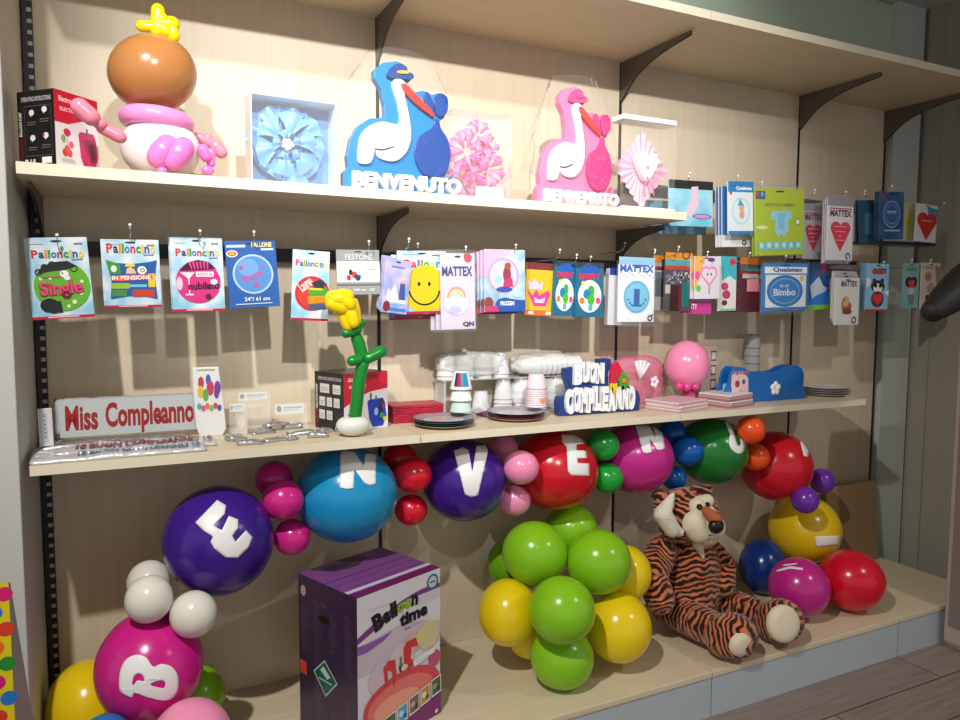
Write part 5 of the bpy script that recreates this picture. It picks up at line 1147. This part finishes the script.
# --- blue cradle box
YC = -.27; p0 = at(729, 398, YC); p1 = at(803, 394, YC); root = thing('cradle_box', 'blue satin cradle box with white flower and pink figure print', 'gift box', (p0.x, YC, C0)); W = p1.x-p0.x
zt = at(735, 368, YC).z-C0; zr = at(795, 366, YC).z-C0; zm = at(762, 379, YC).z-C0
CB = mat((22, 104, 184), .3, coat=.3, name='blue_satin', bump=.15, bscale=20)
prof = smoothpoly([(0, 0), (-.004, zt*.55), (.02, zt), (.075, zt*.99), (.12, zm*1.32), (W*.6, zm*1.28), (W*.74, zr*.98), (W*.9, zr*1.02), (W*1.0, zr*.8), (W*1.0, zr*.35), (W*.99, 0)], 3)
prof = [(a, max(0, b)) for a, b in prof]
bm = BM(); prism(bm, prof, 0, .012); part('front_panel', bm, CB, root, bevel=.003)
bm = BM(); prism(bm, prof, .048, .058); part('back_panel_side', bm, CB, root, bevel=.003)
bm = BM(); box(bm, .004, W-.004, .0125, .0475, 0, zm*.85); part('cushion', bm, mat((140, 190, 225), .5, name='pale_blue_lining'), root, bevel=.01)
A = Art(W, zt, Matrix.Translation((0, 0, zt)))
A.P([(.03, .12), (.17, .1), (.24, .3), (.25, .92), (.06, .92), (.02, .5)], (232, 196, 198))
for k in range(5): A.E(.05+.045*k, .13+.02*(k % 2), .02, c=(170, 110, 130))
A.E(.1, .45, .03, .1, (150, 60, 80)).E(.18, .4, .02, .07, (40, 90, 150)).E(.14, .7, .03, .07, (190, 130, 120))
A.build('figure_print', root)
bm = BM(); fx, fz = W*.60, zt*.36
for k in range(5):
    a = 2*PI*k/5+.3; sphere(bm, (fx+.017*math.cos(a), -.004, fz+.017*math.sin(a)), (.0125, .004, .0125), seg=12, rings=8)
sphere(bm, (fx, -.007, fz), .005, seg=10, rings=8); part('flower', bm, card((240, 240, 236)), root, smooth=True, label='white fabric flower')

# ================================================================== ON THE BASE: PRINTED CARTON, TIGER
f = Vector((.761, -.524, ZD)); ang = math.atan2(.118, .295)
root = thing('helium_carton', 'tall purple and white printed helium carton on the base deck', 'box', (f.x, f.y, ZD+.0005), (0, 0, ang)); W, D, H = .318, .278, .458
bm = BM(); box(bm, 0, W, 0, D, 0, H); part('carton', bm, card((72, 34, 88)), root, bevel=.002)
A = Art(W, H, Matrix.Translation((0, 0, H)))
A.R(0, 0, 1, 1, (222, 218, 228)).P([(0, .31), (.06, .3), (.5, .27), (.75, .3), (1, .36), (1, .5), (0, .5)], (206, 190, 206))
# swoosh
sw = [(x/20, .20-.14*math.sin(PI*min(1, x/20*.62+.12))+.02) for x in range(0, 21)]
top = [(x/24, .30-.205*math.sin(PI*(.08+.5*x/24))) for x in range(25)]; bot = [(x/24, .315-.165*math.sin(PI*(.05+.5*x/24))) for x in range(25)]
A.P(top+bot[::-1], (120, 60, 132)).P([(0, .30), (.1, .305), (.25, .30), (.4, .29), (.3, .33), (.1, .36), (0, .355)], (142, 92, 170))
A.P([(.5, .14)]+[(x/10, .13+.0*(x/10)) for x in range(6, 11)]+[(1, .19), (.75, .2)], (210, 204, 214))
A.E(.9, .075, .075, c=(70, 90, 120)).E(.9, .075, .055, c=(196, 204, 214)).R(.865, .07, .935, .08, (60, 80, 110))
A.T('B', .17, .135, .29, .25, (20, 18, 30), .06, rot=.3).T('a', .295, .15, .37, .225, (20, 18, 30), .055, rot=.22).T('ll', .375, .105, .45, .21, (20, 18, 30), .055, rot=.15).T('o', .455, .13, .535, .195, (140, 186, 20), .055).T('o', .54, .122, .62, .188, (140, 186, 20), .055).T('n', .625, .115, .71, .185, (20, 18, 30), .055, rot=-.05)
A.T('time', .48, .20, .83, .285, (20, 18, 30), .055, rot=.05).R(.54, .312, .62, .317, (60, 60, 70)).R(.63, .309, .76, .312, (160, 160, 170)).R(.1, .1, .36, .103, (180, 180, 190))
for x, y, q, c in ((.5, .5, .16, (216, 200, 204)), (.84, .42, .14, (214, 202, 160)), (.62, .43, .1, (216, 180, 172)), (.92, .6, .08, (196, 80, 120)), (.25, .56, .14, (214, 192, 204)), (.74, .4, .06, (220, 210, 140))): A.E(x, y, q, c=c)
A.E(.52, .75, .47, .17, (216, 70, 84)).E(.5, .755, .4, .13, (232, 120, 112)).E(.45, .78, .28, .08, (240, 160, 140))
A.P([(.28, .5), (.34, .47), (.42, .48), (.44, .6), (.4, .66), (.38, .55), (.33, .53), (.34, .64), (.3, .63)], (206, 60, 70)).P([(.52, .44), (.56, .4), (.68, .4), (.7, .46), (.62, .45), (.61, .52), (.66, .56), (.58, .6), (.53, .56)], (206, 54, 64)).E(.49, .55, .025, .03, (50, 40, 40)).R(.475, .48, .5, .54, (110, 120, 70)).E(.53, .56, .04, .02, (230, 210, 190))
A.P([(.64, .55), (.92, .515), (.92, .555), (.65, .59)], (238, 238, 240)).R(.68, .56, .86, .563, (150, 150, 160))
A.P([(0, .93), (.3, .9), (.7, .865), (1, .84), (1, 1), (0, 1)], (122, 30, 110))
for k, c in enumerate([(96, 60, 66), (50, 90, 120), (70, 100, 60), (90, 160, 200), (120, 90, 80), (180, 150, 90), (60, 90, 60)]):
    x = .01+.142*k; y = .87-.022*k; A.P([(x, y), (x+.13, y-.015), (x+.135, y+.105), (x+.005, y+.12)], (226, 226, 230)).P([(x+.01, y+.008), (x+.12, y-.005), (x+.125, y+.095), (x+.015, y+.108)], c).E(x+.05, y+.05, .03, c=tuple(min(255, q+70) for q in c)).E(x+.09, y+.07, .022, c=tuple(int(q*.5) for q in c))
A.R(.2, .948, .62, .956, (220, 190, 220)).E(.93, .965, .02, c=(230, 220, 235))
A.build('front_print', root)
M = Matrix.Translation((0, 0, H)) @ Matrix.Rotation(-PI/2, 4, 'Z') @ Matrix.Translation((-D, 0, 0)); B = Art(D, H, M)
B.R(0, 0, 1, 1, (52, 30, 66)).E(.09, .1, .045, .035, (180, 170, 150)).T('BALLOON', .28, .13, .5, .15, (90, 76, 104), .02)
B.n += 1; B.hold = True
for cx, y0, y1 in ((.05, .2, .5), (.28, .16, .9), (.55, .16, .42), (.8, .14, .5), (.55, .8, .95), (.8, .66, .92)):
    y = y0
    while y < y1:
        B.R(cx, y, cx+.14-.03*((int(y*100)) % 3), y+.006, (84, 66, 98)); y += .017
B.hold = False
B.E(.45, .23, .1, .025, (14, 10, 18)).P([(.26, .6), (.46, .49), (.68, .6), (.47, .73)], (170, 196, 190)).P([(.285, .6), (.46, .503), (.655, .6), (.47, .717)], (16, 92, 84)).P([(.38, .57), (.44, .535), (.56, .585), (.5, .61)], (190, 215, 210)).R(.36, .62, .58, .632, (150, 190, 180))
B.R(.02, .57, .14, .66, (214, 70, 50)).build('side_print', root, label='dark purple side panel with green diamond mark')
M = Matrix.Translation((0, D, H)) @ Matrix.Rotation(-PI/2, 4, 'X'); T_ = Art(W, D, M)
T_.R(0, 0, 1, 1, (128, 74, 142)).P([(.1, 0), (.6, 0), (.7, .16), (.5, .3), (.25, .26)], (74, 46, 78)).T('Balloon', .22, .06, .5, .2, (30, 24, 40), .03).R(0, .46, 1, .475, (84, 40, 96)).R(0, .6, 1, .61, (100, 54, 112)).R(.1, .74, .95, .75, (96, 50, 108)).R(0, .8, 1, .86, (206, 206, 222)).R(0, .88, 1, 1, (112, 26, 92)).build('top_print', root)

# ------------------------------------------------------------------ plush tiger
rng = random.Random(4)
belly = atz(686, 592, .30); YT = belly.y
chest = at(690, 562, YT-.02); head = at(684, 512, YT-.05)
lf = atz(730, 637, .252); rf = atz(778, 622, .252); lh = atz(668, 607, .25); rh = atz(706, 596, .25)
lk = (lh+lf)*.5+Vector((-.0, 0, .0)); rk = (rh+rf)*.5+Vector((0, 0, .0))
prims = [(belly, chest, .13, .108, 'z'), (chest, at(690, 545, YT-.03), .108, .08, 'z'),
    (lh, lk, .068, .066, 'a'), (lk, lf+(lk-lf)*.3, .066, .06, 'a'), (lf+(lk-lf)*.12+Vector((0, 0, -.004)), lf+Vector((.012, -.008, .006)), .076, .08, 'f'),
    (rh, rk, .064, .060, 'a'), (rk, rf+(rk-rf)*.3, .060, .056, 'a'), (rf+(rk-rf)*.12+Vector((0, 0, -.004)), rf+Vector((.01, -.008, .008)), .074, .079, 'f'),
    (at(661, 552, YT-.03), at(651, 575, YT-.07), .062, .058, 'a'), (at(651, 575, YT-.07), at(660, 599, YT-.11), .058, .055, 'a'),
    (at(708, 549, YT-.03), at(724, 565, YT-.07), .048, .047, 'a'), (at(724, 565, YT-.07), at(724, 586, YT-.1), .047, .044, 'a'),
    (head+Vector((-.015, .0, -.01)), head+Vector((.03, -.02, .0)), .103, .098, 'h'), (at(700, 497, YT-.08), at(697, 500, YT-.08), .05, .05, 'h'),
    (at(659, 497, YT-.02), at(664, 508, YT-.03), .03, .04, 'h'), (at(708, 489, YT-.1), at(704, 494, YT-.09), .018, .022, 'h')]
base = Vector((belly.x, YT, ZD))
tig = thing('plush_tiger', 'orange and black striped plush tiger sitting against the back panel', 'plush toy', base)
bm = BM()
for a, b, r1, r2, k in prims: capsule(bm, a, b, r1, r2, seg=24)
bm.transform(Matrix.Translation(-base)); me = bpy.data.meshes.new('src'); bm.to_mesh(me); bm.free()
tmp = bpy.data.objects.new('src', me); C.objects.link(tmp)
rm = tmp.modifiers.new('r', 'REMESH'); rm.mode = 'VOXEL'; rm.voxel_size = .006
smo = tmp.modifiers.new('s', 'SMOOTH'); smo.factor = .5; smo.iterations = 6
me2 = bpy.data.meshes.new_from_object(tmp.evaluated_get(bpy.context.evaluated_depsgraph_get())); bpy.data.objects.remove(tmp); bpy.data.meshes.remove(me)
me2.name = 'tiger_body'; zmin = .0
at_b = me2.attributes.new('band', 'FLOAT', 'POINT')
import numpy as np
nv = len(me2.vertices); co = np.empty(nv*3, 'f'); me2.vertices.foreach_get('co', co); co = co.reshape(-1, 3).astype('d'); Pw = co+np.array(base)
best = np.full(nv, 9.); band = np.zeros(nv)
for j, (a, b, r1, r2, k) in enumerate(prims):
    A_, B_ = np.array(a), np.array(b); d = B_-A_; Ln = np.linalg.norm(d); tt = np.clip((Pw-A_)@d/(Ln*Ln), 0, 1)
    q = np.linalg.norm(Pw-(A_+tt[:, None]*d), axis=1)/(r1+(r2-r1)*tt)
    if k == 'z': v_ = (Pw[:, 2]-ZD)+.21*np.abs(Pw[:, 0]-base.x)
    elif k == 'h': v_ = (Pw[:, 2]-head.z)*.9+.3*(Pw[:, 0]-head.x)
    else: v_ = (Pw-A_)@(d/Ln)+j*.013
    m_ = q < best; best[m_] = q[m_]; band[m_] = v_[m_]
at_b.data.foreach_set('value', band.astype('f'))
no = np.empty(nv*3, 'f'); me2.vertices.foreach_get('normal', no); no = no.reshape(-1, 3)
dis = np.array([noise.noise(Vector(p)*60)*.0022+noise.noise(Vector(p)*140)*.0016+noise.noise(Vector(p)*9)*.004 for p in Pw])
co = co+no*dis[:, None]; z_ = co[:, 2]; co[:, 2] = np.where(z_ < .002, .001, z_)
me2.vertices.foreach_set('co', co.astype('f').ravel()); me2.update()
tm = bpy.data.materials.new('tiger_plush'); tm.use_nodes = True; nt = tm.node_tree; N = nt.nodes.new; L = nt.links.new; b = nt.nodes['Principled BSDF']
an = N('ShaderNodeAttribute'); an.attribute_name = 'band'; tc = N('ShaderNodeTexCoord')
nz = N('ShaderNodeTexNoise'); nz.inputs['Scale'].default_value = 13; nz.inputs['Detail'].default_value = 2
L(tc.outputs['Object'], nz.inputs['Vector'])
def math_(op, a, b_=None, v=None):
    m = N('ShaderNodeMath'); m.operation = op; L(a, m.inputs[0])
    if b_ is not None: L(b_, m.inputs[1])
    if v is not None: m.inputs[1].default_value = v
    return m.outputs[0]
ph = math_('ADD', math_('MULTIPLY', an.outputs['Fac'], v=300), math_('MULTIPLY', nz.outputs['Fac'], v=24)); sn = math_('SINE', ph)
nz2 = N('ShaderNodeTexNoise'); nz2.inputs['Scale'].default_value = 26; L(tc.outputs['Object'], nz2.inputs['Vector'])
sm_ = math_('ADD', sn, math_('MULTIPLY', math_('SUBTRACT', nz2.outputs['Fac'], v=.5), v=2.2))
rp = N('ShaderNodeValToRGB'); rp.color_ramp.elements[0].position = .47; rp.color_ramp.elements[0].color = (*lin((178, 70, 26)), 1); rp.color_ramp.elements[1].position = .56; rp.color_ramp.elements[1].color = (*lin((24, 17, 16)), 1)
e = rp.color_ramp.elements.new(.08); e.color = (*lin((206, 140, 100)), 1)
mr = N('ShaderNodeMapRange'); mr.inputs[1].default_value = -1.6; mr.inputs[2].default_value = 1.6; L(sm_, mr.inputs[0]); L(mr.outputs[0], rp.inputs[0]); L(rp.outputs[0], b.inputs['Base Color'])
b.inputs['Roughness'].default_value = .85; b.inputs['Sheen Weight'].default_value = .35; b.inputs['Specular IOR Level'].default_value = .2
n3 = N('ShaderNodeTexNoise'); n3.inputs['Scale'].default_value = 220; bpn = N('ShaderNodeBump'); bpn.inputs['Strength'].default_value = .7; bpn.inputs['Distance'].default_value = .004; L(tc.outputs['Object'], n3.inputs['Vector']); L(n3.outputs['Fac'], bpn.inputs['Height']); L(bpn.outputs[0], b.inputs['Normal'])
me2.materials.clear(); me2.materials.append(tm)
for p in me2.polygons: p.use_smooth = True
tb = bpy.data.objects.new('striped_body', me2); C.objects.link(tb); tb.parent = tig
CREAM = mat((226, 214, 190), .85, bump=.5, bscale=180, name='cream_plush', spec=.2); WFUR = mat((228, 222, 208), .9, bump=1, bscale=120, name='white_fur', spec=.2)
def tpart(nm, shapes, m, fn=None, **k):
    bm = BM()
    for s_ in shapes:
        if len(s_) == 4: capsule(bm, s_[0], s_[1], s_[2], s_[3], seg=20)
        else: sphere(bm, s_[0], s_[1], s_[2] if len(s_) > 2 else None, seg=24, rings=16)
    if fn:
        for v in bm.verts: v.co += fn(v.co)
    return part(nm, bm, m, tig, world=True, smooth=True, **k)
H_ = lambda u, v, d: at(u, v, YT-.05-d)
tpart('muzzle', [(H_(694, 523, .092), H_(699, 530, .10), .048, .048), (H_(697, 507, .085), H_(699, 512, .09), .034, .036), (H_(700, 523, .075), H_(706, 531, .088), .058, .054), (H_(703, 516, .085), H_(712, 527, .12), .05, .048), (H_(696, 520, .07), H_(700, 528, .08), .04, .04), (H_(700, 505, .075), H_(707, 501, .08), .036, .026)], CREAM, label='cream muzzle and brow')
tpart('nose_bridge', [(H_(706, 511, .132), H_(715, 519, .160), .017, .026)], mat((172, 92, 48), .8, name='brown_plush'), label='brown nose bridge')
tpart('nose', [(H_(716, 526, .172), (.030, .024, .027))], mat((12, 11, 12), .35, name='black_nose'))
tpart('eye', [(H_(699.5, 507, .113), .0115)], mat((8, 8, 9), .1, coat=.8, name='black_eye')); tpart('eye', [(H_(707.5, 504.5, .112), .0095)], mat((8, 8, 9), .1, coat=.8, name='black_eye'))
tpart('mouth', [(H_(704, 534, .14), H_(712, 535.5, .15), .0025, .0025)], mat((90, 70, 60), .8, name='stitch'))
shag = lambda p: Vector((noise.noise(p*90), noise.noise(p*90+Vector((5, 0, 0))), noise.noise(p*90+Vector((0, 7, 0)))))*.004
tpart('cheek_fluff', [(H_(672, 496, .06), H_(663, 514, .065), .012, .032), (H_(663, 514, .065), H_(672, 529, .07), .033, .03), (H_(672, 529, .07), H_(680, 532, .08), .026, .016)], WFUR, fn=shag, label='shaggy white ear and cheek fur')
bm = BM(); ch = [at(x, y, 0) for x, y in ((0, 0),)]
vsx = [H_(692, 541, .07), H_(703, 543, .075), H_(707.5, 562, .08)]
tpart('bib', [(at(698, 544, YT-.105), at(703, 557, YT-.118), .022, .006)], CREAM, label='pointed cream bib')
fl = (lf-lh); dl = Vector((fl.x, fl.y, 0)).normalized(); dr = Vector((rf.x-rh.x, rf.y-rh.y, 0)).normalized()
def sole(c, nrm, r, nm='sole'):
    nrm = nrm.normalized(); M = nrm.to_track_quat('Z', 'Y').to_matrix().to_4x4(); bm = BM(); lathe(bm, [(r, -.012), (r*1.0, 0), (r*.92, .009), (r*.6, .014), (0, .016)], Matrix.Translation(c) @ M, 36)
    part(nm, bm, CREAM, tig, world=True, smooth=True, label='cream foot sole')
sole(at(741, 645, lf.y-.068), Vector((-.1, -1, -.1)), .042)
rn = Vector((-.2, -1, .2)); sole(at(784, 624, rf.y-.070), rn, .066)

# ================================================================== EDGES OF THE VIEW
# polka dotted display at the lower left
x1 = .03; rD = thing('polka_dot_display', 'yellow polka dot printed display stand at the lower left edge', 'display', (x1, -1.0, 0))
bm = BM(); M = Matrix(((0, 1, 0, 0), (1, 0, 0, 0), (0, 0, 1, 0), (0, 0, 0, 1)))
prism(bm, [(0, 0), (0, .962), (.018, .955), (.235, .585), (.50, .15), (.55, 0)], -.45, 0, M); part('stand', bm, mat((150, 152, 150), .5, name='grey_display'), rD)
A = Art(.45, .962, Matrix.Translation((-.45, 0, .962))); A.R(0, 0, 1, 1, (228, 206, 20)); rr2 = random.Random(8)
A.n += 1; A.hold = True
cols = [(214, 30, 110), (220, 60, 40), (40, 140, 50), (40, 120, 200), (236, 110, 30)]
for i in range(6):
    for j in range(31): A.E(.985-.075*i-.035*(j % 2), .02+.031*j, .028, c=cols[(i*2+j*3) % 5], n=18)
A.build('dotted_print', rD, label='yellow sheet with coloured polka dots')
# pale furniture end on the right
P = atz(954, 646, 0); rC = thing('cabinet_end', 'pale grey pink cabinet end at the right edge', 'cabinet', (3.262, -.605, 0))
bm = BM(); prism(bm, [(.0, .03), (.02, 0), (.45, 0), (.45, 1.3), (.0, 1.3)], -.5, 0); part('end_panel', bm, mat((176, 160, 152), .5, name='taupe_laminate'), rC, bevel=.004)
bm = BM(); box(bm, -.008, .0, -.45, -.02, .1, 1.28); part('side_strip', bm, mat((130, 118, 110), .5, name='taupe_edge'), rC)
# dark curved arm at the right edge
bm = BM(); pts = spline([at(933, 311, -.9), at(945, 301, -.9), at(965, 285, -.9), at(1000, 262, -.9)], 5)
rA = thing('dark_armrest', 'black rounded arm reaching in from the right edge', 'arm', at(1000, 262, -.9)); K = depth(at(940, 305, -.9))/FPX
tube(bm, pts, [11*K+.9*K*i for i in range(len(pts))], 20, cap=False); sphere(bm, pts[0], 11*K); part('arm', bm, mat((20, 18, 18), .6, name='black_rubber'), rA, world=True, smooth=True)
